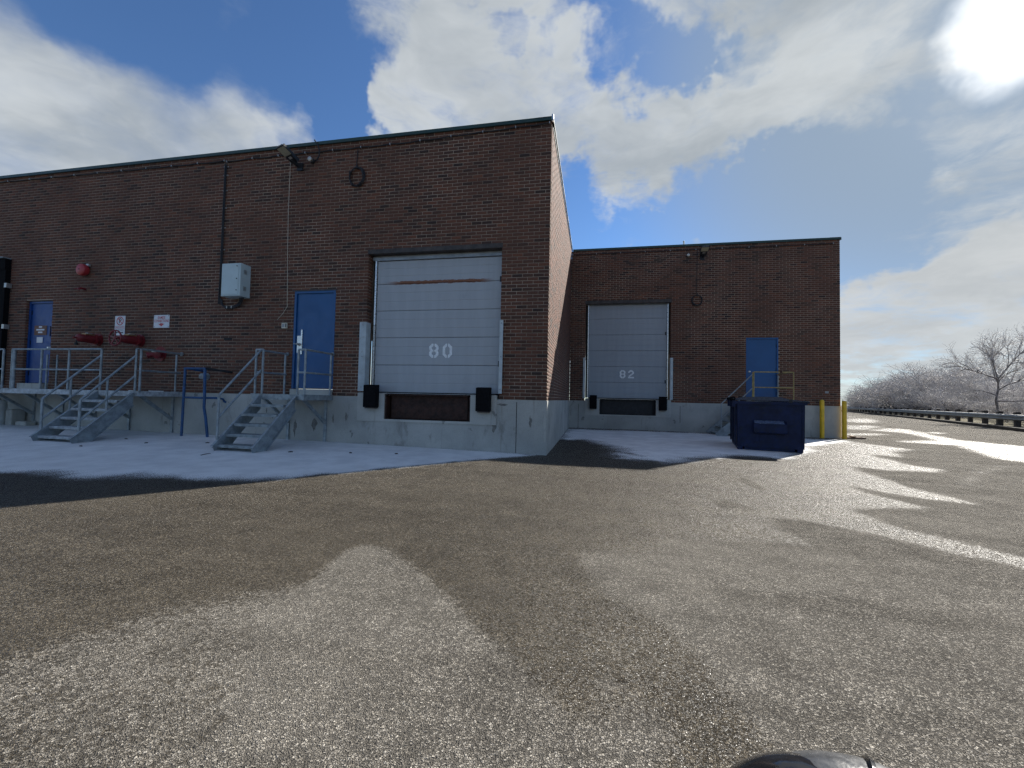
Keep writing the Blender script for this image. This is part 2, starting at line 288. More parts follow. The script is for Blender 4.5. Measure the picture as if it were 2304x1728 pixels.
# brick: every brick carries its own tone
def brick_mat():
    m, t = new_mat('fired_brick')
    p = t.pos()
    tone = t.attr('tone')
    big = t.noise(p, 0.45, 4, 0.6)
    tt = t.math('ADD', tone, t.math('MULTIPLY', t.math('SUBTRACT', big, 0.5), 0.45), clamp=True)
    c = t.ramp(tt, [(0.0, (0.027, 0.018, 0.015)), (0.20, (0.056, 0.029, 0.020)), (0.42, (0.108, 0.048, 0.030)),
                    (0.64, (0.130, 0.054, 0.032)), (0.84, (0.168, 0.064, 0.035)), (1.0, (0.20, 0.08, 0.042))])
    g = t.noise(p, 85, 4, 0.7)
    c = t.mix(t.step(g, 0.35, 0.7, 0.0, 0.6), c, t.mix(1.0, c, (0.45, 0.42, 0.42), 'MULTIPLY'))
    lime = t.noise(p, 1.3, 6, 0.7)
    c = t.mix(t.step(lime, 0.56, 0.8, 0, 0.3), c, (0.13, 0.085, 0.06))
    run = t.noise(t.vmath('MULTIPLY', p, (1.6, 1.6, 0.28)), 1.0, 6, 0.62)
    c = t.mix(t.step(run, 0.54, 0.74, 0, 0.35), c, t.mix(1.0, c, (0.5, 0.47, 0.45), 'MULTIPLY'))
    h = t.math('ADD', t.noise(t.vmath('MULTIPLY', p, (150, 150, 40)), 1.0, 3), t.math('MULTIPLY', g, 0.7))
    t.surface(Base_Color=c, Roughness=0.85, Normal=t.bump(h, 0.55, 0.004))
    return m
M['brick'] = brick_mat()
def mortar_mat():
    m, t = new_mat('mortar')
    p = t.pos()
    c = t.mix(t.step(t.noise(p, 0.7, 5, 0.65), 0.35, 0.68), (0.19, 0.145, 0.108), (0.42, 0.335, 0.255))
    c = t.mix(t.step(t.noise(p, 30, 3), 0.4, 0.75, 0, 0.35), c, (0.25, 0.2, 0.165))
    t.surface(Base_Color=c, Roughness=0.95, Normal=t.bump(t.noise(p, 130, 3), 0.5, 0.004))
    return m
M['mortar'] = mortar_mat()
def concrete_mat(name, a, b, stain):
    m, t = new_mat(name)
    p = t.pos()
    c = t.mix(t.step(t.noise(p, 1.1, 6, 0.6), 0.3, 0.7), a, b)
    st = t.noise(t.vmath('MULTIPLY', p, (3.2, 3.2, 1.1)), 1.0, 7, 0.72, dist=0.4)
    c = t.mix(t.step(st, 0.55, 0.70, 0, 0.75), c, stain)
    spots = t.n('ShaderNodeTexVoronoi', {'Vector': t.vmath('ADD', t.vmath('MULTIPLY', p, (1, 1, 0.6)), t.scale(t.noise(p, 9, 4, 0.6, out=1), 0.22)), 'Scale': 2.6}, 0)
    c = t.mix(t.step(spots, 0.115, 0.075, 0, 0.55), c, (0.055, 0.058, 0.056))
    drip = t.noise(t.vmath('MULTIPLY', p, (11, 11, 0.55)), 1.0, 5, 0.65)
    c = t.mix(t.step(drip, 0.6, 0.74, 0, 0.4), c, (0.14, 0.115, 0.085))
    c = t.mix(t.step(t.noise(p, 55, 3), 0.45, 0.8, 0, 0.3), c, tuple(x * 0.55 for x in a))
    h = t.math('ADD', t.noise(p, 30, 5, 0.65), t.math('MULTIPLY', t.noise(p, 3, 3), 1.5))
    t.surface(Base_Color=c, Roughness=0.85, Normal=t.bump(h, 0.35, 0.008))
    return m
M['concrete'] = concrete_mat('foundation_concrete', (0.32, 0.325, 0.30), (0.44, 0.44, 0.405), (0.19, 0.188, 0.165))
M['concrete_light'] = concrete_mat('dock_frame_concrete', (0.38, 0.385, 0.355), (0.49, 0.485, 0.44), (0.28, 0.26, 0.215))

# asphalt: coarse stones in binder, dry or wet where the yard is wet
def asphalt_mat():
    m, t = new_mat('coarse_asphalt'); t.dims = '2D'
    p = t.pos()
    wob = t.scale(t.vmath('SUBTRACT', t.noise(p, 55, 2, out=1), (0.5, 0.5, 0.5)), 0.012)
    pw = t.vmath('MULTIPLY', t.vmath('ADD', p, wob), (1, 1, 0.0))
    vor = t.n('ShaderNodeTexVoronoi', {'Vector': pw, 'Scale': 122.0, 'Randomness': 1.0}, None, voronoi_dimensions='2D')
    cellr = t.n('ShaderNodeSeparateColor', {0: vor.outputs['Color']}, None)
    edge = t.n('ShaderNodeTexVoronoi', {'Vector': pw, 'Scale': 122.0, 'Randomness': 1.0}, 0, feature='DISTANCE_TO_EDGE', voronoi_dimensions='2D')
    vor2 = t.n('ShaderNodeTexVoronoi', {'Vector': t.vmath('ADD', pw, (3.3, 1.7, 0)), 'Scale': 220.0}, None, voronoi_dimensions='2D')
    clump = t.noise(p, 16, 4, 0.75)
    proud = t.step(t.math('ADD', cellr.outputs[0], t.math('MULTIPLY', t.math('SUBTRACT', clump, 0.5), 0.75)), 0.22, 0.62)
    stone = t.math('MULTIPLY', t.step(edge, 0.02, 0.16), proud)      # 1 on a stone, 0 in the binder
    scol = t.ramp(cellr.outputs[1], [(0.0, (0.16, 0.147, 0.126)), (0.5, (0.24, 0.221, 0.191)), (0.85, (0.31, 0.287, 0.249)), (1.0, (0.42, 0.391, 0.341))])
    binder = t.mix(vor2.outputs['Distance'], (0.13, 0.12, 0.105), (0.032, 0.030, 0.026))
    drycol = t.mix(stone, binder, scol)
    patch = t.noise(p, 4.5, 5, 0.7)
    drycol = t.mix(1.0, drycol, t.mix(t.step(patch, 0.3, 0.7), (0.84, 0.84, 0.84), (1.16, 1.16, 1.16)), 'MULTIPLY')
    track = t.noise(t.n('ShaderNodeMapping', {0: p, 2: (0, 0, 0.55), 3: (0.16, 2.4, 1.0)}), 1.0, 5, 0.62)
    drycol = t.mix(1.0, drycol, t.mix(t.step(track, 0.34, 0.66), (0.87, 0.865, 0.86), (1.10, 1.10, 1.10)), 'MULTIPLY')
    pit = t.noise(p, 7.5, 6, 0.8)
    drycol = t.mix(t.step(pit, 0.66, 0.74, 0, 0.55), drycol, (0.035, 0.032, 0.029))
    dust = t.step(t.noise(p, 0.55, 6, 0.62), 0.38, 0.68)
    drycol = t.mix(t.math('MULTIPLY', dust, 0.2), drycol, (0.27, 0.25, 0.215))
    wa = t.attr('wet')
    nz = t.noise(p, 1.7, 6, 0.62)
    nf = t.noise(p, 26, 4, 0.6)
    wv = t.math('ADD', wa, t.math('ADD', t.math('MULTIPLY', t.math('SUBTRACT', nz, 0.5), 0.34), t.math('MULTIPLY', t.math('SUBTRACT', nf, 0.5), 0.45)))
    wv = t.math('SUBTRACT', wv, t.math('MULTIPLY', stone, 0.12))
    wet = t.step(wv, 0.34, 0.64)
    wetcol = t.mix(1.0, drycol, (0.455, 0.425, 0.375), 'MULTIPLY')
    col = t.mix(wet, drycol, wetcol)
    oil = t.noise(p, 0.9, 5, 0.65, dist=0.5)
    col = t.mix(t.step(oil, 0.60, 0.76, 0, 0.35), col, (0.04, 0.036, 0.031))
    # the water film covers only the hollows and part of the stones, so it glitters instead of mirroring
    cell2 = t.n('ShaderNodeSeparateColor', {0: vor2.outputs['Color']}, None)
    film = t.math('MULTIPLY', wet, t.step(cell2.outputs[0], 0.40, 0.52))
    rough = t.math('MULTIPLY_ADD', film, -0.60, 0.95)
    h = t.math('ADD', t.math('MULTIPLY', stone, 0.7), t.math('ADD', t.math('MULTIPLY', t.math('SUBTRACT', 1.0, vor2.outputs['Distance']), 0.35), t.math('MULTIPLY', nf, 0.4)))
    bmp = t.bump(h, t.math('MULTIPLY_ADD', wet, -0.25, 1.0), 0.010)
    b = t.n('ShaderNodeBsdfPrincipled', {'Base Color': col, 'Roughness': rough, 'Normal': bmp}, None)
    t.t.links.new(t.math('MULTIPLY_ADD', film, 0.30, 0.03), b.inputs['Specular IOR Level'])
    o = t.t.nodes.new('ShaderNodeOutputMaterial'); t.t.links.new(b.outputs[0], o.inputs[0])
    return m
M['asphalt'] = asphalt_mat()
def snow_mat(name='dusted_snow', fade=False):
    m, t = new_mat(name); t.dims = '2D' if fade else '3D'
    p = t.pos()
    c = t.mix(t.step(t.noise(p, 2.2, 6, 0.6), 0.3, 0.7), (0.66, 0.66, 0.65), (0.80, 0.80, 0.785))
    c = t.mix(t.step(t.noise(p, 45, 5, 0.7), 0.64, 0.76, 0, 0.3), c, (0.3, 0.29, 0.27))
    b = t.n('ShaderNodeBsdfPrincipled', {'Base Color': c, 'Roughness': 0.75, 'Normal': t.bump(t.math('ADD', t.noise(p, 130, 4), t.noise(p, 9, 3)), 0.4, 0.006)})
    o = t.t.nodes.new('ShaderNodeOutputMaterial')
    if fade:
        cv = t.attr('cover')
        v = t.math('ADD', cv, t.math('ADD', t.math('MULTIPLY', t.math('SUBTRACT', t.noise(p, 1.3, 5, 0.6), 0.5), 0.5), t.math('MULTIPLY', t.math('SUBTRACT', t.noise(p, 75, 4, 0.7), 0.5), 1.0)))
        b = t.n('ShaderNodeMixShader', {0: t.step(v, 0.40, 0.56), 1: t.n('ShaderNodeBsdfTransparent'), 2: b})
    t.t.links.new(b, o.inputs[0])
    return m
M['snow_sheet'] = snow_mat('snow_dusting', True)
M['snow'] = snow_mat()
def verge_mat():
    m, t = new_mat('frosted_verge')
    p = t.pos()
    c = t.mix(t.step(t.noise(p, 1.2, 6, 0.7), 0.35, 0.65), (0.10, 0.085, 0.05), (0.25, 0.23, 0.17))
    c = t.mix(t.step(t.noise(p, 4, 6, 0.7), 0.56, 0.7, 0, 0.55), c, (0.5, 0.5, 0.5))
    t.surface(Base_Color=c, Roughness=1.0, Specular_IOR_Level=0.05, Normal=t.bump(t.noise(p, 12, 5, 0.7), 1.0, 0.08))
    return m
M['verge'] = verge_mat()
def ice_twig(name, a, b, rough):
    m, t = new_mat(name)
    p = t.pos()
    c = t.mix(t.step(t.noise(p, 7, 4, 0.7), 0.45, 0.6), a, b)
    t.surface(Base_Color=c, Roughness=rough, Coat_Weight=0.03, Coat_Roughness=0.3)
    return m
M['bark'] = ice_twig('icy_bark', (0.10, 0.09, 0.083), (0.22, 0.20, 0.19), 0.6)
M['twig'] = ice_twig('iced_twig', (0.42, 0.395, 0.38), (0.58, 0.56, 0.55), 0.7)
# ------------------------------------------------------------------ geometry helpers
class MB:
    """collects shapes in world coordinates, links them as one mesh object"""
    def __init__(self): self.v = []; self.f = []
    def add(self, vs, fs):
        o = len(self.v); self.v += [tuple(x) for x in vs]; self.f += [tuple(i + o for i in f) for f in fs]
        return self
    def box(self, x0, x1, y0, y1, z0, z1, c=0.0):
        if c <= 0:
            vs = [(x, y, z) for z in (z0, z1) for y in (y0, y1) for x in (x0, x1)]
            return self.add(vs, [(0, 2, 3, 1), (4, 5, 7, 6), (0, 1, 5, 4), (2, 6, 7, 3), (0, 4, 6, 2), (1, 3, 7, 5)])
        bm = bmesh.new(); bmesh.ops.create_cube(bm, size=1.0)
        for v in bm.verts:
            v.co = ((x0 + x1) / 2 + v.co.x * (x1 - x0), (y0 + y1) / 2 + v.co.y * (y1 - y0), (z0 + z1) / 2 + v.co.z * (z1 - z0))
        bmesh.ops.bevel(bm, geom=list(bm.edges), offset=c, segments=1, affect='EDGES')
        bm.verts.index_update()
        self.add([v.co[:] for v in bm.verts], [tuple(v.index for v in f.verts) for f in bm.faces]); bm.free()
        return self
    def bar(self, a, b, w, h, up=(0, 0, 1)):
        a, b, up = Vector(a), Vector(b), Vector(up)
        d = (b - a).normalized(); s = d.cross(up)
        if s.length < 1e-4: s = d.cross(Vector((1, 0, 0)))
        s.normalize(); u = s.cross(d)
        vs = [p + s * i * w / 2 + u * j * h / 2 for p in (a, b) for i, j in ((-1, -1), (1, -1), (1, 1), (-1, 1))]
        return self.add(vs, [(0, 3, 2, 1), (4, 5, 6, 7), (0, 1, 5, 4), (1, 2, 6, 5), (2, 3, 7, 6), (3, 0, 4, 7)])
    def tube(self, pts, r, n=8, closed=False, r_end=None):
        pts = [Vector(p) for p in pts]; k = len(pts); o = len(self.v)
        prev = None
        for i, p in enumerate(pts):
            a = pts[(i - 1) % k] if (closed or i > 0) else p
            b = pts[(i + 1) % k] if (closed or i < k - 1) else p
            d = (b - a).normalized()
            s = d.cross(Vector((0, 0, 1))) if prev is None else prev - d * prev.dot(d)
            if s.length < 1e-3: s = d.cross(Vector((1, 0, 0)))
            s.normalize(); prev = s; u = d.cross(s)
            rr = r if r_end is None else r + (r_end - r) * i / max(1, k - 1)
            self.v += [tuple(p + (s * math.cos(2 * math.pi * j / n) + u * math.sin(2 * math.pi * j / n)) * rr) for j in range(n)]
        for i in range(k if closed else k - 1):
            for j in range(n):
                a0, a1 = o + i * n + j, o + i * n + (j + 1) % n
                b0, b1 = o + ((i + 1) % k) * n + j, o + ((i + 1) % k) * n + (j + 1) % n
                self.f.append((a0, a1, b1, b0))
        if not closed:
            self.f.append(tuple(o + j for j in reversed(range(n)))); self.f.append(tuple(o + (k - 1) * n + j for j in range(n)))
        return self
    def lathe(self, base, axis, prof, n=20):
        """prof = [(along axis, radius)]"""
        base, d = Vector(base), Vector(axis).normalized()
        s = d.cross(Vector((0, 0, 1)))
        if s.length < 1e-3: s = Vector((1, 0, 0))
        s.normalize(); u = d.cross(s); o = len(self.v)
        for t, r in prof:
            self.v += [tuple(base + d * t + (s * math.cos(2 * math.pi * j / n) + u * math.sin(2 * math.pi * j / n)) * max(r, 1e-4)) for j in range(n)]
        for i in range(len(prof) - 1):
            for j in range(n):
                a, b = o + i * n + j, o + i * n + (j + 1) % n
                self.f.append((a, b, b + n, a + n))
        self.f.append(tuple(o + j for j in reversed(range(n)))); self.f.append(tuple(o + (len(prof) - 1) * n + j for j in range(n)))
        return self
    def plate(self, poly, y0, y1):
        """a polygon in x,z extruded along y"""
        n = len(poly); vs = [(x, y0, z) for x, z in poly] + [(x, y1, z) for x, z in poly]
        fs = [tuple(range(n)), tuple(reversed(range(n, 2 * n)))] + [(i, i + n, (i + 1) % n + n, (i + 1) % n) for i in range(n)]
        return self.add(vs, fs)
    def extrude_x(self, poly, x0, x1):
        n = len(poly); vs = [(x0, y, z) for y, z in poly] + [(x1, y, z) for y, z in poly]
        return self.add(vs, [tuple(range(n)), tuple(reversed(range(n, 2 * n)))] + [(i, i + n, (i + 1) % n + n, (i + 1) % n) for i in range(n)])
    def build(self, name, mat, parent=None, smooth=False, kind=None, label=None, origin=None):
        root = parent
        while root is not None and root.parent is not None: root = root.parent
        off = Vector(origin) if origin is not None else (root.location.copy() if root is not None else Vector((0, 0, 0)))
        me = bpy.data.meshes.new(name)
        me.from_pydata([(x - off.x, y - off.y, z - off.z) for x, y, z in self.v], [], self.f)
        me.materials.append(mat if not isinstance(mat, str) else M[mat])
        bm = bmesh.new(); bm.from_mesh(me); bmesh.ops.recalc_face_normals(bm, faces=bm.faces); bm.to_mesh(me); bm.free()
        if smooth:
            me.polygons.foreach_set('use_smooth', [True] * len(me.polygons))
            try: me.set_sharp_from_angle(angle=math.radians(40))
            except Exception: pass
        o = bpy.data.objects.new(name, me); COL.objects.link(o)
        if parent is not None: o.parent = parent
        elif origin is not None: o.location = off
        if kind: o['kind'] = kind
        if label: o['label'] = label
        return o

def tag(o, label, cat, group=None):
    o['label'] = label; o['category'] = cat
    if group: o['group'] = group
    return o
def thing(name, loc, label, cat, group=None):
    o = bpy.data.objects.new(name, None); COL.objects.link(o); o.location = loc
    o.empty_display_size = 0.2
    return tag(o, label, cat, group)
def rects_minus(x0, x1, z0, z1, holes):
    """split a rectangle into rectangles that leave the holes open"""
    xs = sorted({x0, x1, *[min(max(h[i], x0), x1) for h in holes for i in (0, 1)]})
    out = []
    for a, b in zip(xs, xs[1:]):
        if b - a < 1e-6: continue
        cuts = sorted([(max(h[2], z0), min(h[3], z1)) for h in holes if h[0] <= a + 1e-6 and h[1] >= b - 1e-6 and h[3] > z0 and h[2] < z1])
        z = z0
        for c0, c1 in cuts:
            if c0 > z + 1e-6: out.append((a, b, z, c0))
            z = max(z, c1)
        if z < z1 - 1e-6: out.append((a, b, z, z1))
    return out

# ------------------------------------------------------------------ ground
def sstep(a, b, x):
    t = np.clip((np.asarray(x, float) - a) / (b - a), 0, 1); return t * t * (3 - 2 * t)
def gz(x, y):
    """the yard rises a little to the left along the wall and into the inner corner"""
    x = np.asarray(x, float); y = np.asarray(y, float)
    a = 0.150 * np.clip(-x / 13.0, 0, 1) ** 0.8 * sstep(-4.5, -0.6, y) * (y < 1.0)
    b = 0.050 * sstep(1.0, 7.0, y) * sstep(8.0, 2.0, x) * (x > -0.5)
    return a + b
def signed_dist(poly, X, Y):
    P = np.array(poly); d = np.full(X.shape, 1e9); inside = np.zeros(X.shape, bool)
    for i in range(len(P)):
        a, b = P[i], P[(i + 1) % len(P)]; ab = b - a
        t = np.clip(((X - a[0]) * ab[0] + (Y - a[1]) * ab[1]) / (ab @ ab + 1e-12), 0, 1)
        d = np.minimum(d, np.hypot(X - a[0] - t * ab[0], Y - a[1] - t * ab[1]))
        cond = (a[1] > Y) != (b[1] > Y)
        with np.errstate(divide='ignore', invalid='ignore'):
            xi = (b[0] - a[0]) * (Y - a[1]) / (b[1] - a[1]) + a[0]
        inside ^= cond & (X < xi)
    return np.where(inside, d, -d)
def vnoise(X, Y, scale, seed, octaves=4):
    out = np.zeros(X.shape); amp = 1.0; tot = 0
    for o in range(octaves):
        r = np.random.default_rng(seed + o).random((256, 256))
        x = X * scale; y = Y * scale; xi = np.floor(x).astype(int); yi = np.floor(y).astype(int)
        fx = x - xi; fy = y - yi; fx = fx * fx * (3 - 2 * fx); fy = fy * fy * (3 - 2 * fy)
        g = lambda i, j: r[(xi + i) % 256, (yi + j) % 256]
        out += amp * ((g(0, 0) * (1 - fx) + g(1, 0) * fx) * (1 - fy) + (g(0, 1) * (1 - fx) + g(1, 1) * fx) * fy)
        tot += amp; amp *= 0.55; scale *= 2.1
    return out / tot
def grid_faces(nx, ny):
    i = np.arange(nx - 1)[None, :] + np.arange(ny - 1)[:, None] * nx
    i = i.ravel(); return np.stack([i, i + 1, i + 1 + nx, i + nx], 1)
def mesh_np(name, V, F, mat):
    me = bpy.data.meshes.new(name)
    me.vertices.add(len(V)); me.vertices.foreach_set('co', np.asarray(V, np.float32).ravel())
    me.loops.add(F.size); me.loops.foreach_set('vertex_index', F.astype(np.int32).ravel())
    me.polygons.add(len(F)); me.polygons.foreach_set('loop_start', np.arange(0, F.size, F.shape[1], dtype=np.int32))
    me.update(calc_edges=True); me.validate()
    me.materials.append(mat)
    return me
def axis(lo, hi, step, far_lo, far_hi):
    a = list(np.arange(lo, hi + 1e-6, step)); s = step
    x = hi
    while x < far_hi: s *= 1.25; x += s; a.append(x)
    x = lo; s = step; pre = []
    while x > far_lo: s *= 1.25; x -= s; pre.append(x)
    return np.array(pre[::-1] + a)
gx = axis(-16, 24, 0.11, -2500, 2500)
gy = axis(-9.0, 20, 0.11, -2500, 2500)
X, Y = np.meshgrid(gx, gy)
near = (X > -25) & (X < 60) & (Y > -20) & (Y < 110)
wet = np.full(X.shape, 0.30)
xs_, ys_ = X[near], Y[near]
wv = np.full(xs_.shape, -9.0)
for p in WET:
    wv = np.maximum(wv, signed_dist(p, xs_, ys_))
dcam = np.hypot(xs_ - CAM.x, ys_ - CAM.y)
soft = 0.09 + 0.028 * dcam
val = np.clip(0.5 + wv / (2 * soft), 0, 1)
for p in SEMI:
    val = np.maximum(val, np.clip(0.25 + signed_dist(p, xs_, ys_) / 1.5, 0, 0.46))
for p in DRY:
    val = np.minimum(val, np.clip(0.45 - signed_dist(p, xs_, ys_) / 0.2, 0, 1))
for p, w0, lo in ((LOBE[0], 0.10, 0.0), (LOBE[1], 0.35, 0.50)):
    val = np.minimum(val, np.clip(0.5 - signed_dist(p, xs_, ys_) / (2 * w0), lo, 1))
wet[near] = val
Z = gz(X, Y)
me = mesh_np('ground', np.stack([X.ravel(), Y.ravel(), Z.ravel()], 1), grid_faces(len(gx), len(gy)), M['asphalt'])
at = me.attributes.new('wet', 'FLOAT', 'POINT'); at.data.foreach_set('value', wet.ravel().astype(np.float32))
ground = bpy.data.objects.new('ground', me); COL.objects.link(ground)
ground['kind'] = 'structure'; ground['label'] = 'coarse asphalt yard with wet and dry patches'

def snow_sheet(x0, x1, y0, y1, step, polys, label, soft=0.5, bias=0.0, cut=False):
    xs = np.arange(x0, x1, step); ys = np.arange(y0, y1, step); X, Y = np.meshgrid(xs, ys)
    s = np.full(X.shape, -9.0)
    for p in polys: s = np.maximum(s, signed_dist(p, X, Y))
    if cut:                                             # the sun has cleared what lies outside the wall's shade
        sa = np.array([-math.sin(SUN_AZ), -math.cos(SUN_AZ)])
        s = np.minimum(s, ((X * sa[1] - Y * sa[0]) - 0.16) * 2.0)
    cover = np.clip(0.5 + s / (2 * soft) + bias, 0, 1.25)
    F = grid_faces(len(xs), len(ys)); cv = cover.ravel()
    F = F[cv[F].max(1) > 0.02]
    V = np.stack([X.ravel(), Y.ravel(), gz(X, Y).ravel() + 0.004 + 0.006 * np.clip(cv - 0.5, 0, 0.6)], 1)
    used = np.unique(F); mp = np.zeros(len(V), int); mp[used] = np.arange(len(used))
    me = mesh_np('snow', V[used], mp[F], M['snow_sheet'])
    me.polygons.foreach_set('use_smooth', [True] * len(me.polygons))
    at = me.attributes.new('cover', 'FLOAT', 'POINT'); at.data.foreach_set('value', cv[used].astype(np.float32))
    o = bpy.data.objects.new('snow', me); COL.objects.link(o)
    o['kind'] = 'stuff'; o['label'] = label; o['category'] = 'snow'
snow_sheet(-17, 1.2, -4.9, -0.02, 0.08, [SNOW[0], SNOW[2]], 'thin snow lying along the foot of the long brick wall', 0.6, 0.12, True)
snow_sheet(0.02, 9.0, -0.6, 7.28, 0.08, [SNOW[1]], 'thin snow lying in the corner before the far loading door', 0.9, -0.02)

# ------------------------------------------------------------------ the warehouse
HC, HTOP, DB, WB = 1.0255, 6.4255, 7.30, 8.60           # concrete top, brick top, depth of the step, width of the far wall
XL = -19.0
bld = thing('warehouse_building', (0, 0, 0), 'long brown brick warehouse with two loading doors and green roof edging', 'building')
COURSE, PITCH_B, BL, BH = 0.0675, 0.2095, 0.1985, 0.0560

brick_mesh_cache = {}
def brick_geo(u0, u1, z0, z1, depth, proud):
    """chamfered brick in wall space: u along, d into the wall, z up"""
    c = 0.004; d0 = -proud
    return [(u0, d0 + c, z0), (u1, d0 + c, z0), (u1, d0 + c, z1), (u0, d0 + c, z1),
            (u0 + c, d0, z0 + c), (u1 - c, d0, z0 + c), (u1 - c, d0, z1 - c), (u0 + c, d0, z1 - c),
            (u0, depth, z0), (u1, depth, z0), (u1, depth, z1), (u0, depth, z1)]
BF = np.array([(4, 5, 6, 7), (0, 1, 5, 4), (1, 2, 6, 5), (2, 3, 7, 6), (3, 0, 4, 7), (1, 0, 8, 9), (2, 1, 9, 10), (3, 2, 10, 11), (0, 3, 11, 8)])

def brick_wall(name, u0, u1, to_world, holes, shift, seed, cnt=0, cam_uv=None, stagger_end=False):
    """mortar core with every brick standing 6 mm proud of it; returns the wall part"""
    rng = np.random.default_rng(seed)
    core = MB()
    big = [(h[0] - 0.006, h[1] + 0.006, h[2], h[3] + 0.006) for h in holes]
    for (a, b, z0, z1) in rects_minus(u0 + 0.0065, u1 - 0.0065, HC, HTOP, big):
        vs = [to_world(u, d, z) for z in (z0, z1) for d in (0.0065, 0.24) for u in (a, b)]
        core.add(vs, [(0, 2, 3, 1), (4, 5, 7, 6), (0, 1, 5, 4), (2, 6, 7, 3), (0, 4, 6, 2), (1, 3, 7, 5)])
    wall = core.build(name, 'mortar', bld)
    bricks = []
    n_c = int(round((HTOP - HC) / COURSE))
    for c in range(n_c):
        z0 = HC + 0.010 + c * COURSE; z1 = z0 + BH
        u = u1 - (0 if (c % 2 == 0) else PITCH_B / 2 - 0.005)
        spans = []
        if c % 2: spans.append((u + 0.010, u1))
        while u > u0 + 0.02:
            spans.append((max(u - BL, u0), u)); u -= PITCH_B
        for a, b in spans:
            segs = [(a, b)]
            for h in holes:
                if z1 <= h[2] + 0.006 or z0 >= h[3] - 0.006: continue
                new = []
                for s0, s1 in segs:
                    if s1 <= h[0] or s0 >= h[1]: new.append((s0, s1)); continue
                    if s0 < h[0]: new.append((s0, h[0]))
                    if s1 > h[1]: new.append((h[1], s1))
                segs = new
            for s0, s1 in segs:
                if s1 - s0 > 0.025: bricks.append((s0, s1, z0, z1))
    bricks = np.array(bricks)
    tone = rng.beta(5.0, 4.4, len(bricks)); tone[rng.random(len(bricks)) < 0.08] *= 0.4
    proud = rng.uniform(-0.0012, 0.0016, len(bricks))
    order = np.arange(len(bricks))
    if cnt:
        um, zm = bricks[:, :2].mean(1), bricks[:, 2:].mean(1)
        P = np.array([to_world(a, 0, b) for a, b in zip(um, zm)])
        d = np.linalg.norm(P - np.array(CAM), axis=1)
        full = (bricks[:, 1] - bricks[:, 0]) > BL - 0.001
        d[~full] += 100
        pick = np.argsort(d)[:cnt]
        single = np.zeros(len(bricks), bool); single[pick] = True
    else:
        single = np.zeros(len(bricks), bool)
    V = []; T = []; F = []
    for i in np.where(~single)[0]:
        a, b, z0, z1 = bricks[i]
        o = len(V); V += [to_world(*q) for q in brick_geo(a, b, z0, z1, 0.19 if not stagger_end else 0.10, proud[i])]
        T += [tone[i]] * 12; F.append(BF + o)
    me = mesh_np('bricks', np.array(V), np.concatenate(F), M['brick'])
    at = me.attributes.new('tone', 'FLOAT', 'POINT'); at.data.foreach_set('value', np.array(T, np.float32))
    ob = bpy.data.objects.new('bricks', me); COL.objects.link(ob); ob.parent = wall; ob['kind'] = 'stuff'
    if cnt:
        protos = []
        for k in range(12):
            g = brick_geo(-BL / 2, BL / 2, -BH / 2, BH / 2, 0.10, 0.0)
            me = mesh_np('brick', np.array([to_world(*q) for q in g]) - np.array(to_world(0, 0, 0)), BF, M['brick'])
            at = me.attributes.new('tone', 'FLOAT', 'POINT'); at.data.foreach_set('value', np.full(12, (k + 0.5) / 12, np.float32))
            protos.append(me)
        for i in np.where(single)[0]:
            a, b, z0, z1 = bricks[i]
            o = bpy.data.objects.new('brick', protos[min(11, int(tone[i] * 12))]); COL.objects.link(o); o.parent = wall
            o.location = to_world((a + b) / 2, -proud[i], (z0 + z1) / 2)
    return wall

front = lambda u, d, z: (u, d, z)
far = lambda u, d, z: (u, DB + d, z)
side = lambda u, d, z: (-d, u, z)                          # u runs along +Y, wall faces +X
OPEN80 = (-3.77, -0.93, 0.0, 4.078)
OPEN82 = (0.53, 3.43, 0.0, 4.605)
D80, D82 = 0.17, 0.17
DOOR2 = (-5.485, -4.50, 0.0, 3.262)
DOOR1 = (-13.10, -12.25, 0.0, 3.232)
DOOR3 = (5.82, 6.80, 0.0, 3.25)
SHELT = (-19.5, -13.95, 0.0, 4.0)
wallA = brick_wall('brick_wall', XL, 0.0, front, [OPEN80, DOOR2, DOOR1, SHELT], 0, 11, cnt=300)
wallS = brick_wall('brick_wall', 0.20, DB, side, [], 0, 12, stagger_end=True)
wallB = brick_wall('brick_wall', 0.0, WB, far, [OPEN82, DOOR3], 0, 13)
# far side wall and the roof
fw = MB()
fw.box(WB - 0.23, WB - 0.0065, DB + 0.2, DB + 40, HC, HTOP)
fw.build('end_wall', 'mortar', bld)
rf = MB()
rf.box(XL, -0.25, 0.25, 45, HTOP - 0.45, HTOP - 0.25)
rf.box(-0.2, WB - 0.25, DB + 0.25, 45, HTOP - 0.45, HTOP - 0.251)
rf.build('roof_deck', 'roof', bld)
# green metal roof edging: drip face, top and a shadow gap under it
def flashing(a, b, out):
    a, b, out = Vector(a), Vector(b), Vector(out)
    m = MB(); t = 0.012
    for (o0, o1, z0, z1) in ((0.030, 0.018, 6.430, 6.490), (0.042, 0.016, 6.415, 6.432), (0.0, -0.30, 6.478, 6.492)):
        vs = [p + out * o + Vector((0, 0, z)) for z in (z0, z1) for o in (o0, o1) for p in (a, b)]
        m.add(vs, [(0, 2, 3, 1), (4, 5, 7, 6), (0, 1, 5, 4), (2, 6, 7, 3), (0, 4, 6, 2), (1, 3, 7, 5)])
    return m
for nm, a, b, out in (('front', (XL, 0, 0), (0.018, 0, 0), (0, -1, 0)), ('side', (0, -0.03, 0), (0, DB - 0.05, 0), (1, 0, 0)),
                      ('far', (0.05, DB, 0), (WB + 0.02, DB, 0), (0, -1, 0)), ('end', (WB, DB - 0.03, 0), (WB, DB + 40, 0), (1, 0, 0))):
    flashing(a, b, out).build('roof_edging', 'green', bld)
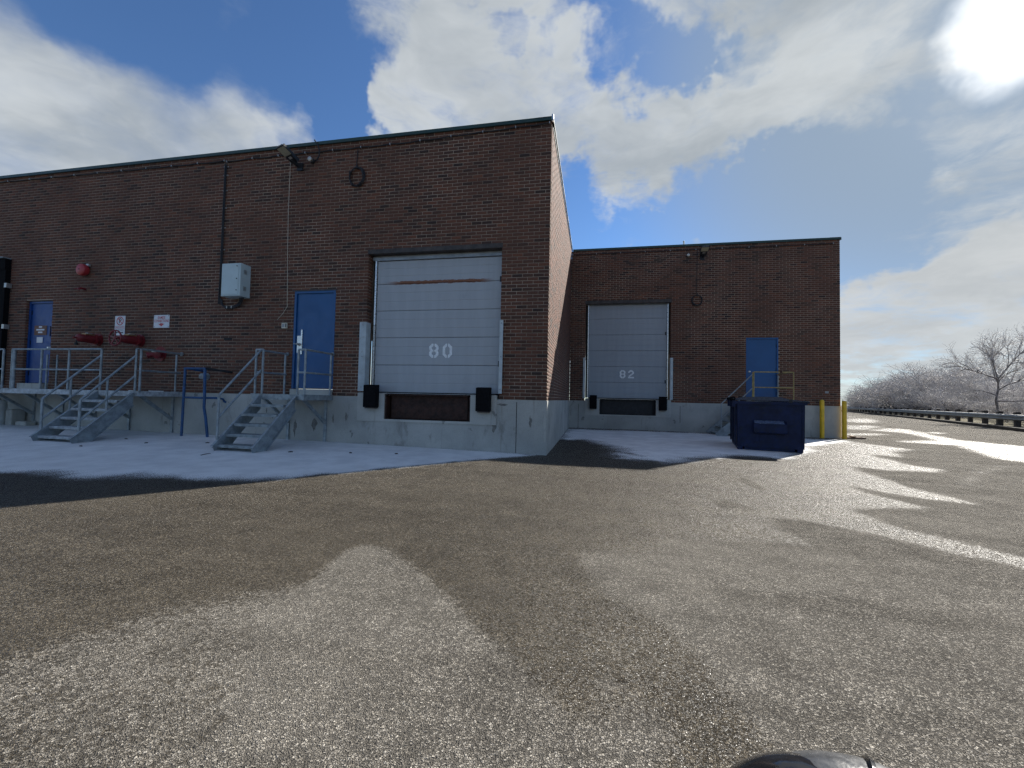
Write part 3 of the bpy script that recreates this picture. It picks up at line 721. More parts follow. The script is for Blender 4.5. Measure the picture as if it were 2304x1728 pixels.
# a turned-up corner tab and frost along the side edging
MB().box(0.0, 0.034, -0.034, 0.02, 6.40, 6.53).build('corner_cap', 'steel_bright', bld)
sn = MB()
for y, l in ((2.5, 0.7), (4.4, 0.5), (5.9, 0.9)):
    sn.box(0.031, 0.038, y, y + l, 6.42, 6.47)
sn.build('frost_patches', 'snow', bld)

# foundation concrete, slightly proud of the brick, open where the leveler pits are
PIT80 = (-3.30, -1.485, 0.580, 1.30)
PIT82 = (1.06, 2.965, 0.556, 1.30)
P_ = 0.012
fa = MB()
for (a, b, z0, z1) in rects_minus(XL, P_, -0.4, HC, [(PIT80[0] - 0.006, PIT80[1] + 0.006, PIT80[2] - 0.006, 1.3)]):
    fa.box(a, b, -P_, 0.25, z0, z1)
fA = fa.build('foundation_wall', 'concrete', bld)
fs_ = MB(); fs_.box(-0.25, P_, 0.25, DB - P_, -0.4, HC)
fs_.build('foundation_wall', 'concrete', bld)
fb = MB()
for (a, b, z0, z1) in rects_minus(P_, WB + P_, -0.4, HC, [(PIT82[0] - 0.006, PIT82[1] + 0.006, PIT82[2] - 0.006, 1.3)]):
    fb.box(a, b, DB - P_, DB + 0.25, z0, z1)
fb.box(WB - 0.2, WB + P_, DB + 0.25, DB + 40, -0.4, HC)
fB = fb.build('foundation_wall', 'concrete', bld)
# construction joints and chipped corner
for x, y, z0, z1, par in ((-0.571, -P_, 0.0, 0.985, fA), (0.323, DB - P_, 0.05, 0.9, fB), (3.755, DB - P_, 0.34, 0.92, fB)):
    MB().box(x - 0.006, x + 0.006, y - 0.0025, y + 0.002, z0, z1).build('joint', 'dark', par)
for (cx, cz, w_, h_) in ((-0.03, 0.62, 0.035, 0.16), (-0.02, 0.36, 0.03, 0.12)):
    m = MB(); pts = [(cx + w_ * math.cos(a) * random.uniform(0.6, 1.1), cz + h_ * math.sin(a) * random.uniform(0.7, 1.1)) for a in np.linspace(0, 6.28, 13)[:-1]]
    m.plate(pts, -P_ - 0.002, -P_ + 0.004).build('chip', 'concrete_light', fA)
# damaged concrete patches: flat exposed-aggregate scars
for (cx, cz, w_, h_) in ((-4.88, 0.42, 0.07, 0.14), (-4.45, 0.55, 0.025, 0.1), (-5.35, 0.35, 0.05, 0.2), (-1.0, 0.5, 0.05, 0.12), (-0.30, 0.62, 0.03, 0.12), (-0.85, 0.93, 0.11, 0.025), (-8.6, 0.5, 0.03, 0.08), (-4.15, 0.6, 0.03, 0.1), (-6.05, 0.68, 0.02, 0.06), (-5.9, 0.55, 0.02, 0.05)):
    k = 17; pts = [(cx + w_ * math.cos(a) * random.uniform(0.45, 1.15), cz + h_ * math.sin(a) * random.uniform(0.5, 1.15)) for a in np.linspace(0, 6.28, k + 1)[:-1]]
    MB().plate(pts, -P_ - 0.0022, -P_ + 0.004).build('scar', 'scar', fA)

# ---- loading doors
def stroke(pts, w, square=True):
    """thick mitred polyline as quads in x,z that share their edges"""
    P = [Vector(p) for p in pts]; L = []; R = []
    for i, p in enumerate(P):
        d0 = (P[i] - P[i - 1]).normalized() if i > 0 else (P[1] - P[0]).normalized()
        d1 = (P[i + 1] - P[i]).normalized() if i < len(P) - 1 else d0
        n0, n1 = Vector((-d0.y, d0.x)), Vector((-d1.y, d1.x)); m = (n0 + n1).normalized(); k = min(2.5, 1.0 / max(0.3, m.dot(n0)))
        L.append(tuple(p + m * k * w / 2)); R.append(tuple(p - m * k * w / 2))
    return [[L[i], R[i], R[i + 1], L[i + 1]] for i in range(len(P) - 1)]
def digit(ch, w, h, gap):
    """stencil digits: rings split by a vertical bridge"""
    t = 0.054; g = gap / 2; out = []; x = w / 2 - t / 2; c2 = w * 0.25
    half = lambda s: [(s * g, t / 2), (s * (x - c2), t / 2), (s * x, t / 2 + c2), (s * x, h - t / 2 - c2), (s * (x - c2), h - t / 2), (s * g, h - t / 2)]
    if ch == '0':
        for s in (-1, 1): out += stroke(half(s), t)
    elif ch == '8':
        for s in (-1, 1):
            c3 = c2 * 0.8
            out += stroke([(s * g, t / 2), (s * (x - c3), t / 2), (s * x, t / 2 + c3), (s * x, h / 2 - c3 * 0.95), (s * (x - c3 * 0.62), h / 2), (s * x, h / 2 + c3 * 0.95), (s * x, h - t / 2 - c3), (s * (x - c3), h - t / 2), (s * g, h - t / 2)], t)
            out += stroke([(s * g, h / 2), (s * (x - c3 * 0.62 - t * 0.55), h / 2)], t * 0.9)
    else:
        out += stroke([(-x, h * 0.68), (-x, h - t / 2 - c2), (-x + c2, h - t / 2), (x - c2, h - t / 2), (x, h - t / 2 - c2), (x, h * 0.62), (-x, t * 1.15)], t)
        out += stroke([(-x - t / 2, t / 2 - 0.001), (x + t / 2, t / 2 - 0.001)], t)
    return out
def loading_door(hole, zb, zt, panels, y, mat, number, num_at, gap, lab):
    x0, x1 = hole[0] + 0.02, hole[1] - 0.02
    od = MB().box(x0, x1, y + 0.05, y + 0.07, zb, zt).build('overhead_door', 'dark', bld, label=lab)
    xa, xb = hole[0] + 0.13, hole[1] - 0.005 if hole[0] < 0 else hole[1] - 0.10
    for z0, z1 in zip(panels, panels[1:]):
        p = MB(); hgt = z1 - z0
        prof = []                                       # shallow ribs across each section
        n = 3
        for k in range(n):
            a, b = z0 + 0.004 + (hgt - 0.008) * k / n, z0 + 0.004 + (hgt - 0.008) * (k + 1) / n
            prof += [(y + 0.004, a), (y, a + 0.012), (y, b - 0.012), (y + 0.004, b)]
        prof += [(y + 0.045, z1 - 0.004), (y + 0.045, z0 + 0.004)]
        p.extrude_x(prof, xa, xb)
        p.build('panel', mat, od)
    MB().box(xa - 0.045, xa - 0.012, y - 0.035, y + 0.03, zb, zt).build('track', 'steel_bright', od)
    if hole[0] > 0: MB().box(xb + 0.012, xb + 0.045, y - 0.035, y + 0.03, zb, zt).build('track', 'steel_bright', od)
    MB().box(xa, xb, y - 0.008, y + 0.04, zb - 0.028, zb + 0.004).build('bottom_seal', 'rubber', od)
    # header strip over the top section
    hd = MB(); hd.box(x0, x1, y - 0.03, y + 0.05, zt + 0.003, zt + 0.07); hd.box(x0, x1, y - 0.005, y + 0.05, zt + 0.072, hole[3] - 0.09)
    hd.build('header', 'grey_metal', od)
    for k in range(2):
        MB().box(xb - 0.06, xb - 0.02, y - 0.014, y, zb + 0.55 + 1.69 * k, zb + 0.66 + 1.69 * k).build('hinge', 'black_metal', od)
    nm = MB(); cx, cz = num_at; wd, hg = 0.20, 0.29
    for ch, sx in zip(number, (-0.145, 0.145)):
        for qd in digit(ch, wd, hg, gap):
            nm.plate([(cx + sx + a, cz - hg / 2 + b) for a, b in qd], y - 0.003, y + 0.001)
    nm.build('painted_number', 'stencil', od)
    return od
loading_door(OPEN80, 1.125, 3.885, [1.128, 1.693, 2.262, 2.827, 3.392, 3.880], D80, 'odoor_a', '80', (-2.20, 1.99), 0.022, 'grey overhead loading door stencilled 80 with a rusty seam')
loading_door(OPEN82, 1.135, 4.475, [1.138, 1.70, 2.262, 2.83, 3.40, 3.977, 4.470], DB + D82, 'odoor_b', '82', (1.995, 1.995), 0.006, 'grey overhead loading door stencilled 82')
MB().box(OPEN80[0] - 0.02, OPEN80[1] + 0.02, -0.004, D80 + 0.04, OPEN80[3] - 0.085, OPEN80[3] + 0.004).build('lintel', 'lintel', bld)
MB().box(OPEN82[0] - 0.02, OPEN82[1] + 0.02, DB - 0.004, DB + D82 + 0.04, OPEN82[3] - 0.11, OPEN82[3] + 0.004).build('lintel', 'lintel', bld)

def dock(xf0, xf1, zf0, zf1, pit, yb, plate_mat, bumps, guards, zg):
    # raised concrete frame round the pit
    fr = MB()
    for (a, b, z0, z1) in rects_minus(xf0, xf1, zf0, zf1, [pit]):
        fr.box(a, b, yb - 0.034, yb + 0.2, z0, z1)
    fr.build('dock_frame', 'concrete_light', bld)
    lv = MB(); lv.box(pit[0], pit[1], yb + 0.20, yb + 0.22, pit[2], zf1); lv.box(pit[0], pit[1], yb + 0.02, yb + 0.2, pit[2] - 0.01, pit[2] + 0.003)
    lv = lv.build('dock_leveler', plate_mat, bld)
    MB().box(pit[0] + 0.06, pit[1] - 0.06, yb - 0.006, yb + 0.19, zf1 - 0.035, zf1 - 0.006).build('lip', 'black_plate' if yb > 1 else 'rust_plate', lv)
    MB().box(pit[0] + 0.08, pit[1] - 0.10, yb + 0.13, yb + 0.146, pit[2] + 0.02, zf1 - 0.04).build('lip_plate', plate_mat, lv)
    for x in (pit[0] + 0.005, pit[1] - 0.035):
        MB().box(x, x + 0.03, yb - 0.004, yb + 0.19, pit[2] + 0.004, zf1 - 0.04).build('pit_angle', plate_mat, lv)
    MB().box(xf0 + 0.02, xf1 - 0.02, yb - 0.04, yb + D80 + 0.06, zf1 + 0.001, zf1 + 0.012).build('sill_plate', 'grey_metal', bld)
    for (bx0, bx1, z0, z1) in bumps:
        b = MB(); y0 = yb - 0.034
        b.extrude_x([(y0, z0 + 0.03), (y0, z1), (y0 - 0.03, z1), (y0 - 0.15, z1 - 0.012), (y0 - 0.155, z0 + 0.02), (y0 - 0.13, z0 + 0.005), (y0 - 0.02, z0)], bx0, bx1)
        bb = b.build('dock_bumper', 'rubber', bld)
        MB().box(bx0 + 0.02, bx1 - 0.02, y0 - 0.125, y0 - 0.005, z0 - 0.018, z0 + 0.001).build('bumper_plate', 'lintel', bb)
    for (gx0, gx1) in guards:
        g = MB(); g.box(gx0, gx1, yb - 0.045, yb - 0.030, zg, 2.56)
        inner = gx1 if abs(gx1 - (xf0 + xf1) / 2) < abs(gx0 - (xf0 + xf1) / 2) else gx0
        g.box(min(inner, inner + (0.012 if inner == gx0 else -0.012)), max(inner, inner + (0.012 if inner == gx0 else -0.012)), yb - 0.0302, yb + 0.13, zg, 2.56)
        gg = g.build('door_guard', 'guard', bld)
        for z in (zg + 0.08, 1.85, 2.5):
            MB().lathe(((gx0 + gx1) / 2, yb - 0.045, z), (0, -1, 0), [(0, 0.013), (0.006, 0.012), (0.009, 0.005)], 8).build('bolt', 'grey_metal', gg)
dock(-3.895, -0.960, 0.533, 1.100, PIT80, 0.0, 'rust_plate', [(-3.68, -3.415, 0.81, 1.272), (-1.335, -1.065, 0.79, 1.255)], [(-3.893, -3.745), (-0.93, -0.862)], 1.14)
dock(0.556, 3.455, 0.513, 1.105, PIT82, DB, 'black_plate', [(0.715, 0.965, 0.755, 1.23), (3.055, 3.305, 0.755, 1.22)], [(0.470, 0.545), (3.42, 3.51)], 1.12)
# ---- walk-through doors
def steel_door(hole, y, zsill, zt, mat, hinge_right, lab):
    x0, x1 = hole[0] + 0.002, hole[1] - 0.002; fr = MB(); t = 0.05
    fr.box(x0, x0 + t, y - 0.03, y + 0.06, zsill, zt - t); fr.box(x1 - t, x1, y - 0.03, y + 0.06, zsill, zt - t); fr.box(x0, x1, y - 0.03, y + 0.06, zt - t, zt - 0.002)
    d = MB().box(x0 + t + 0.004, x1 - t - 0.004, y, y + 0.045, zsill + 0.012, zt - t - 0.005).build('door', mat, bld, label=lab)
    fr.build('door_frame', mat, d)
    MB().box(x0 + t, x1 - t, y + 0.05, y + 0.07, zsill, zt).build('rebate', 'dark', d)
    for z in (zsill + 0.25, zsill + 1.02, zt - 0.28):
        xx = (x1 - t - 0.012) if hinge_right else (x0 + t - 0.012)
        MB().box(xx, xx + 0.024, y - 0.014, y + 0.002, z - 0.055, z + 0.055).build('hinge', 'black_metal', d)
    return d
d2 = steel_door(DOOR2, 0.035, 1.165, 3.258, 'blue_door', True, 'blue steel door with a pale lock guard plate')
MB().box(-5.40, -5.285, 0.026, 0.034, 1.93, 2.30).build('lock_plate', 'steel_bright', d2)
MB().box(-5.305, -5.27, 0.012, 0.034, 1.90, 2.425).build('pull_bar', 'steel_bright', d2)
kb = MB(); kb.lathe((-5.35, 0.026, 2.115), (0, -1, 0), [(0, 0.028), (0.012, 0.028), (0.016, 0.012), (0.05, 0.012), (0.055, 0.024), (0.075, 0.026), (0.082, 0.016)], 14)
kb.bar((-5.35, -0.045, 2.115), (-5.43, -0.045, 2.118), 0.016, 0.016)
kb.build('handle', 'grey_metal', d2, True)
MB().box(DOOR2[0] + 0.01, DOOR2[1] - 0.01, -0.05, 0.1, 1.028, 1.155).build('door_step', 'concrete_light', bld)
MB().box(DOOR2[0] - 0.05, DOOR2[1] + 0.03, -0.006, 0.03, 3.256, 3.285).build('lintel', 'lintel', bld)
d1 = steel_door(DOOR1, 0.09, 1.175, 3.225, 'blue_door_old', False, 'dark blue steel door with a brown notice')
MB().box(-12.93, -12.53, 0.082, 0.089, 2.38, 2.62).build('notice', 'notice_brown', d1)
for z, w_ in ((2.585, 0.05), (2.515, 0.13), (2.45, 0.07)):
    MB().box(-12.73 - w_, -12.73 + w_, 0.078, 0.0815, z - 0.018, z + 0.018).build('lettering', 'sign_white', d1)
MB().box(-12.83, -12.64, 0.078, 0.088, 2.19, 2.33).build('sticker', 'sign_white', d1)
MB().box(-12.42, -12.405, 0.076, 0.09, 2.35, 2.6).build('door_slot', 'black_metal', d1)
MB().lathe((-12.37, 0.09, 2.06), (0, -1, 0), [(0, 0.03), (0.02, 0.03), (0.03, 0.014), (0.05, 0.03), (0.07, 0.02)], 12).build('handle', 'steel_bright', d1, True)
MB().box(-13.08, -12.27, -0.10, 0.085, 1.027, 1.172).build('door_step', 'concrete_light', bld)
d3 = steel_door(DOOR3, DB + 0.03, 1.15, 3.245, 'blue_door', True, 'blue steel door behind the yellow handrail')
MB().lathe((5.925, DB + 0.03, 2.11), (0, -1, 0), [(0, 0.03), (0.02, 0.03), (0.03, 0.014), (0.05, 0.03), (0.07, 0.02)], 12).build('handle', 'steel_bright', d3, True)
MB().box(DOOR3[0] + 0.01, DOOR3[1] - 0.01, DB - 0.04, DB + 0.1, 1.028, 1.148).build('door_step', 'concrete_light', bld)
# ---- padded shelter of the next loading bay at the left edge
sh = MB(); sh.box(-13.97, -13.68, -0.10, 0.02, 1.12, 4.02); sh.box(XL, -13.68, -0.12, 0.02, 4.022, 4.30)
sh = sh.build('dock_shelter', 'rubber', bld)
MB().box(XL, -13.7, -0.16, 0.03, 4.302, 4.33).build('shelter_cap', 'galv', sh)
for z in (3.62, 2.58):
    MB().box(-13.70, -13.62, -0.105, -0.002, z - 0.055, z + 0.055).build('bracket', 'clip', sh)
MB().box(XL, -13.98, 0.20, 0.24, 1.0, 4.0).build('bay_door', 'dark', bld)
# dark plate on the brick face paints the shaded slot of a missing brick
MB().box(-7.225, -7.02, -0.0035, 0.004, 2.208, 2.262).build('brick_gap', 'dark', wallA)
# ------------------------------------------------------------------ access stairs and landings
GA = lambda x, y: float(gz(x, y))
def stair_flight(root, x0, x1, ytop, ztop, yfoot, n, strm, treadm):
    """two channel stringers and n open treads rising towards the wall"""
    zf = GA((x0 + x1) / 2, yfoot)
    for x, s in ((x0, 1), (x1, -1)):
        sg = MB()
        a = Vector((x, yfoot, zf)); b = Vector((x, ytop, ztop))
        d = (b - a).normalized(); up = Vector((0, -d.z, d.y)); hgt = 0.20
        # channel section: web plus two flanges that point inwards
        for off, hh in ((0, hgt),):
            p0 = a + Vector((0, -0.02, 0.0)); 
            poly = [(yfoot - 0.09, zf + 0.002), (yfoot + 0.17, zf + 0.002), (ytop, ztop - 0.26), (ytop, ztop + 0.0), (ytop - 0.02, ztop + 0.0), (yfoot - 0.13, zf + 0.09)]
            sg.extrude_x(poly, x - 0.004, x + 0.004)
        for q0, q1 in (((x, yfoot - 0.13, zf + 0.09), (x, ytop - 0.02, ztop)), ((x, yfoot + 0.17, zf + 0.006), (x, ytop, ztop - 0.26))):
            q0, q1 = Vector(q0), Vector(q1)
            o = Vector((s * 0.022, 0, 0)); sg.bar(q0 - o, q1 - o, 0.044, 0.007, (0, -d.z, d.y))
        sg.build('stringer', strm, root)
    for k in range(n):
        f = (k + 0.62) / (n + 0.62)
        y = yfoot + (ytop - yfoot) * f - 0.02; z = zf + (ztop - zf) * f
        t = MB(); t.box(x0 + 0.006, x1 - 0.006, y - 0.11, y + 0.11, z - 0.006, z)
        t.box(x0 + 0.006, x1 - 0.006, y - 0.115, y - 0.109, z - 0.045, z + 0.001); t.box(x0 + 0.006, x1 - 0.006, y + 0.109, y + 0.115, z - 0.045, z + 0.001)
        m = int((x1 - x0) / 0.035)
        for i in range(m):                                # serrated front lip
            xx = x0 + 0.02 + i * (x1 - x0 - 0.04) / m
            t.box(xx, xx + 0.018, y - 0.119, y - 0.1155, z - 0.040, z - 0.008)
        t.build('tread', treadm, root)
def post(root, x, y, z0, z1, m, r=0.021, nm='post'):
    q = MB().tube([(x, y, z0), (x, y, z1)], r, 10); q.box(x - 0.05, x + 0.05, y - 0.05, y + 0.05, z0 - 0.004, z0 + 0.008)
    q.build(nm, m, root, True)
def rail(root, pts, m, r=0.020, nm='rail'):
    MB().tube(pts, r, 10).build(nm, m, root, True)

ZP = 1.035
YF = -0.87
# the stair at the blue door
s2 = thing('access_stair', (-5.03, -1.85, GA(-5, -1.85)), 'short galvanised stair and landing at the blue door beside loading door 80', 'stair', 'galvanised stairs along the wall')
pl = MB(); pl.box(-5.61, -4.47, YF - 0.03, -0.055, ZP - 0.035, ZP)
pl.box(-5.61, -4.47, YF - 0.036, YF - 0.0302, ZP - 0.10, ZP + 0.004)
pl.box(-5.6105, -5.60, YF - 0.03, -0.06, ZP - 0.101, ZP + 0.0035); pl.box(-4.48, -4.4695, YF - 0.03, -0.06, ZP - 0.101, ZP + 0.0035)
pl.build('landing', 'galv', s2)
stair_flight(s2, -5.40, -4.655, YF - 0.04, ZP - 0.02, -1.78, 5, 'galv', 'galv')
ZR, ZM = 1.895, 1.46
for x in (-5.575, -5.42, -4.645, -4.495): post(s2, x, YF, ZP, ZR, 'galv')
for x in (-5.575, -4.495): post(s2, x, -0.09, ZP, ZR, 'galv')
for z in (ZR, ZM):
    rail(s2, [(-5.42, YF, z), (-5.575, YF, z), (-5.575, -0.05, z)], 'galv'); rail(s2, [(-4.645, YF, z), (-4.495, YF, z), (-4.495, -0.05, z)], 'galv')
for x in (-5.575, -4.495): MB().lathe((x, -0.05, ZR), (0, 1, 0), [(0, 0.022), (0.0, 0.038), (0.03, 0.038)], 10).build('wall_flange', 'galv', s2)
hz0 = GA(-5.43, -1.86)
post(s2, -5.44, -1.79, hz0 + 0.05, 1.0, 'galv')
rail(s2, [(-5.44, -1.79, 1.0), (-5.44, YF - 0.02, ZR)], 'galv'); rail(s2, [(-5.44, -1.79, 0.61), (-5.44, YF - 0.02, ZM + 0.03)], 'galv')
for x in (-5.50, -4.62):
    b = MB(); b.bar((x, YF + 0.12, ZP - 0.06), (x, -0.03, 0.45), 0.05, 0.05, (1, 0, 0)); b.build('brace', 'galv', s2)
    MB().box(x - 0.03, x + 0.03, -0.045, -0.0125, GA(x, -0.03), ZP - 0.04).build('wall_leg', 'galv', s2)
MB().box(-5.605, -4.475, -0.05, -0.0125, ZP - 0.10, ZP - 0.037).build('ledger', 'galv', s2)

# the long landing at the left edge
s1 = thing('access_stair', (-8.9, -2.2, GA(-8.9, -2.2)), 'long galvanised landing and stair below the red fire valves', 'stair', 'galvanised stairs along the wall')
pl = MB(); pl.box(-16.0, -8.14, -1.03, -0.105, ZP - 0.035, ZP)
pl.box(-16.0, -8.14, -1.036, -1.0302, ZP - 0.10, ZP + 0.004)
pl.box(-8.15, -8.1395, -1.03, -0.10, ZP - 0.101, ZP + 0.0035)
pl.build('landing', 'galv_snow', s1)
Y1 = -1.0
stair_flight(s1, -9.16, -8.26, Y1 - 0.04, ZP - 0.02, -1.93, 5, 'galv', 'galv_snow')
for x in (-11.90, -11.64, -10.80, -10.04, -9.18, -8.28, -8.165): post(s1, x, Y1, ZP, ZR, 'galv')
post(s1, -11.58, Y1, ZP, ZR, 'galv', 0.028)
for x in (-13.10, -12.06, -11.75, -8.30): post(s1, x, -0.15, ZP, ZR - 0.03, 'galv', 0.018)
for z in (ZR, ZM):
    rail(s1, [(-11.64, Y1, z), (-9.18, Y1, z)], 'galv'); rail(s1, [(-8.28, Y1, z), (-8.165, Y1, z), (-8.30, -0.05, z)], 'galv')
    rail(s1, [(-16.0, Y1, z), (-11.90, Y1, z)], 'galv')
MB().lathe((-8.30, -0.05, ZR), (0, 1, 0), [(0, 0.022), (0.0, 0.04), (0.03, 0.04)], 10).build('wall_flange', 'galv', s1)
for x in (-9.20, -8.30):
    yb = -1.90; z0 = GA(x, yb)
    post(s1, x, yb, z0 + 0.06, z0 + 0.78, 'galv'); post(s1, x, -1.48, z0 + 0.50, z0 + 1.17, 'galv', 0.018)
    rail(s1, [(x, yb, z0 + 0.78), (x, Y1, ZR - 0.14)], 'galv'); rail(s1, [(x, yb, z0 + 0.40), (x, Y1, ZM - 0.12)], 'galv')
for x in (-12.6, -11.7, -10.7, -9.70, -8.49):
    MB().bar((x + 0.0, YF + 0.10, ZP - 0.06), (x, -0.03, 0.42), 0.055, 0.055, (1, 0, 0)).build('brace', 'galv', s1)
    MB().box(x - 0.03, x + 0.03, -0.045, -0.0125, GA(x, -0.03), ZP - 0.04).build('wall_leg', 'galv', s1)
MB().box(-16.0, -8.33, -0.10, -0.0125, ZP - 0.10, ZP - 0.037).build('ledger', 'galv', s1)
for x in (-8.75, -9.3, -8.55): MB().box(x - 0.06, x + 0.05, -0.32, -0.24, ZP + 0.001, ZP + 0.018).build('snow_clump', 'snow', s1)

# the stair with the yellow rail by the far door
DBY = DB - 1.2
s3 = thing('access_stair', (5.0, DBY, 0), 'grey stair with worn yellow handrail behind the blue dumpster', 'stair')
pl = MB(); pl.box(5.62, 6.80, DBY - 0.03, DB - 0.05, ZP - 0.035, ZP); pl.box(5.62, 6.80, DBY - 0.036, DBY - 0.0302, ZP - 0.12, ZP + 0.004)
pl.build('landing', 'grey_stair', s3)
for x in (5.62, 5.65, 6.745): post(s3, x, DBY, ZP, 2.02, 'yellow_rail', 0.018)
post(s3, 6.745, DB - 0.1, ZP, 2.02, 'grey_stair', 0.018)
for z in (2.02, 1.55): rail(s3, [(5.65, DBY, z), (6.745, DBY, z), (6.745, DB - 0.03, z)], 'yellow_rail', 0.017)
MB().box(5.75 + 0.62, 5.75 + 0.68, DBY - 0.024, DBY + 0.024, 2.0, 2.07).build('rail_clamp', 'rust_plate', s3)
for y in (DBY, DB - 0.12):
    sg = MB(); sg.plate([(4.62, 0.012), (4.86, 0.012), (5.62, 0.80), (5.62, ZP), (5.58, ZP), (4.56, 0.10)], y - 0.02, y + 0.02); sg.build('stringer', 'grey_stair', s3)
    if y > DBY: continue
    post(s3, 4.73, y, 0.12, 1.02, 'grey_stair', 0.018)
    rail(s3, [(4.73, y, 1.02), (5.62, y, 1.95)], 'grey_stair', 0.017); rail(s3, [(4.73, y, 0.60), (5.62, y, 1.53)], 'grey_stair', 0.017)
for k in range(5):
    f = (k + 0.6) / 5.4; x = 4.70 + 0.92 * f
    MB().box(x - 0.12, x + 0.12, DBY + 0.021, DB - 0.141, 0.99 * f - 0.03, 0.99 * f).build('tread', 'grey_stair', s3)
for x in (5.75, 6.7): MB().box(x - 0.03, x + 0.03, DBY + 0.02, DBY + 0.08, 0.01, ZP - 0.036).build('leg', 'grey_stair', s3)

# ------------------------------------------------------------------ things on the long wall
# blue pipe guard round the hose connection
bg_ = thing('pipe_guard', (-7.45, -0.44, GA(-7.45, -0.44)), 'bent blue steel pipe guard standing in front of the wall between the stairs', 'pipe guard')
z0 = GA(-7.7, -0.44)
MB().tube([(-7.725, -0.45, z0), (-7.715, -0.45, 0.95), (-7.705, -0.45, 1.555)], 0.026, 12).build('post', 'blue_pipe', bg_, True)
MB().tube([(-7.12, -0.40, z0), (-7.165, -0.42, 0.5), (-7.195, -0.44, 0.72), (-7.195, -0.44, 0.93), (-7.205, -0.45, 1.555)], 0.028, 12).build('post', 'blue_pipe', bg_, True)
MB().tube([(-7.73, -0.45, 1.545), (-7.18, -0.45, 1.545)], 0.023, 12).build('crossbar', 'blue_pipe', bg_, True)
MB().tube([(-7.71, -0.45, 0.925), (-7.20, -0.44, 0.925), (-7.10, -0.25, 0.925), (-7.095, -0.09, 0.905), (-7.095, -0.055, 0.85), (-7.095, -0.02, 0.835)], 0.022, 12).build('arm', 'blue_pipe', bg_, True)
MB().tube([(-7.20, -0.45, 1.545), (-7.06, -0.12, 1.515), (-6.99, -0.05, 1.50), (-6.985, 0.004, 1.495)], 0.026, 12).build('arm', 'black_metal', bg_, True)
MB().tube([(-7.70, -0.45, 1.545), (-7.70, 0.004, 1.51)], 0.021, 12).build('arm', 'blue_pipe', bg_, True)
cp = thing('hose_outlet', (-7.70, 0, 1.38), 'weathered grey hose outlet cap on the wall inside the blue pipe guard', 'hose outlet')
MB().lathe((-7.62, -0.001, 1.395), (0, -1, 0), [(0, 0.075), (0.02, 0.075), (0.022, 0.05), (0.10, 0.05), (0.102, 0.068), (0.15, 0.066), (0.16, 0.03)], 18).build('cap', 'grey_metal', cp, True)
MB().lathe((-7.66, -0.10, 1.42), (-1, -0.2, 0.1), [(0, 0.02), (0.05, 0.018), (0.055, 0.01)], 8).build('lug', 'grey_metal', cp, True)

# fire bell
be = thing('fire_bell', (-11.28, 0, 3.92), 'round red fire alarm bell high on the brick wall', 'alarm bell')
MB().lathe((-11.24, 0.0, 3.92), (0, -1, 0), [(0, 0.10), (0.04, 0.10), (0.042, 0.14), (0.10, 0.145), (0.13, 0.135), (0.148, 0.10), (0.152, 0.02)], 28).build('gong', 'red_bell', be, True)
MB().lathe((-11.24, -0.152, 3.92), (0, -1, 0), [(0, 0.014), (0.012, 0.012)], 8).build('centre_bolt', 'black_metal', be)
MB().box(-11.20, -11.12, -0.05, -0.0005, 4.02, 4.075).build('bracket', 'clip', be)
nz_ = thing('red_pipe_outlet', (-11.27, 0, 3.47), 'small red pipe outlet in the wall under the fire bell', 'pipe outlet')
MB().tube([(-11.25, 0.0, 3.475), (-11.25, -0.09, 3.475), (-11.255, -0.12, 3.46), (-11.255, -0.13, 3.43)], 0.028, 12).build('elbow', 'red', nz_, True)
MB().tube([(-11.255, -0.09, 3.465), (-11.33, -0.17, 3.44)], 0.013, 8).build('spout', 'red', nz_, True)
# wall valves
def wall_valve(x, z, label, wheel):
    v = thing('wall_valve', (x, 0, z), label, 'fire valve', 'red fire valves on the wall')
    MB().lathe((x, 0.0, z), (0, -1, 0), [(0, 0.15), (0.025, 0.15), (0.027, 0.105), (0.06, 0.10), (0.085, 0.135), (0.11, 0.135), (0.112, 0.105), (0.30, 0.092), (0.40, 0.085), (0.42, 0.07), (0.44, 0.03)], 24).build('body', 'red', v, True)
    MB().box(x - 0.06, x + 0.06, -0.30, -0.12, z + 0.085, z + 0.115).build('indicator_window', 'brass', v)
    MB().box(x - 0.045, x + 0.03, -0.24, -0.15, z + 0.114, z + 0.135).build('indicator_plate', 'clip', v)
    for k in range(8):
        a = 2 * math.pi * k / 8
        MB().lathe((x + 0.125 * math.cos(a), -0.025, z + 0.125 * math.sin(a)), (0, -1, 0), [(0, 0.014), (0.014, 0.014)], 6).build('bolt', 'red', v)
    if wheel:
        MB().tube([(x, -0.42, z), (x, -0.54, z)], 0.02, 8).build('stem', 'red', v, True)
        MB().tube([(x + 0.165 * math.cos(a), -0.52, z + 0.165 * math.sin(a)) for a in np.linspace(0, 2 * math.pi, 29)[:-1]], 0.017, 8, True).build('handwheel', 'red', v, True)
        for k in range(5):
            a = 2 * math.pi * k / 5 + 0.3
            MB().bar((x, -0.525, z), (x + 0.16 * math.cos(a), -0.52, z + 0.16 * math.sin(a)), 0.026, 0.016, (0, 1, 0)).build('spoke', 'red', v)
    else:
        MB().tube([(x, -0.44, z), (x, -0.50, z - 0.01)], 0.018, 8).build('stem', 'red', v, True)
        MB().lathe((x - 0.02, -0.42, z - 0.17), (0, 0, 1), [(0, 0.03), (0.05, 0.035), (0.06, 0.012), (0.15, 0.01)], 10).build('padlock', 'black_metal', v, True)
wall_valve(-10.76, 2.235, 'red wall valve without handwheel between the blue door and the parking sign', False)
wall_valve(-9.53, 2.205, 'red wall valve with a round handwheel under the parking sign', True)
si = thing('siamese_connection', (-8.92, 0, 1.87), 'red twin hose connection under the siamese connections sign', 'hose connection')
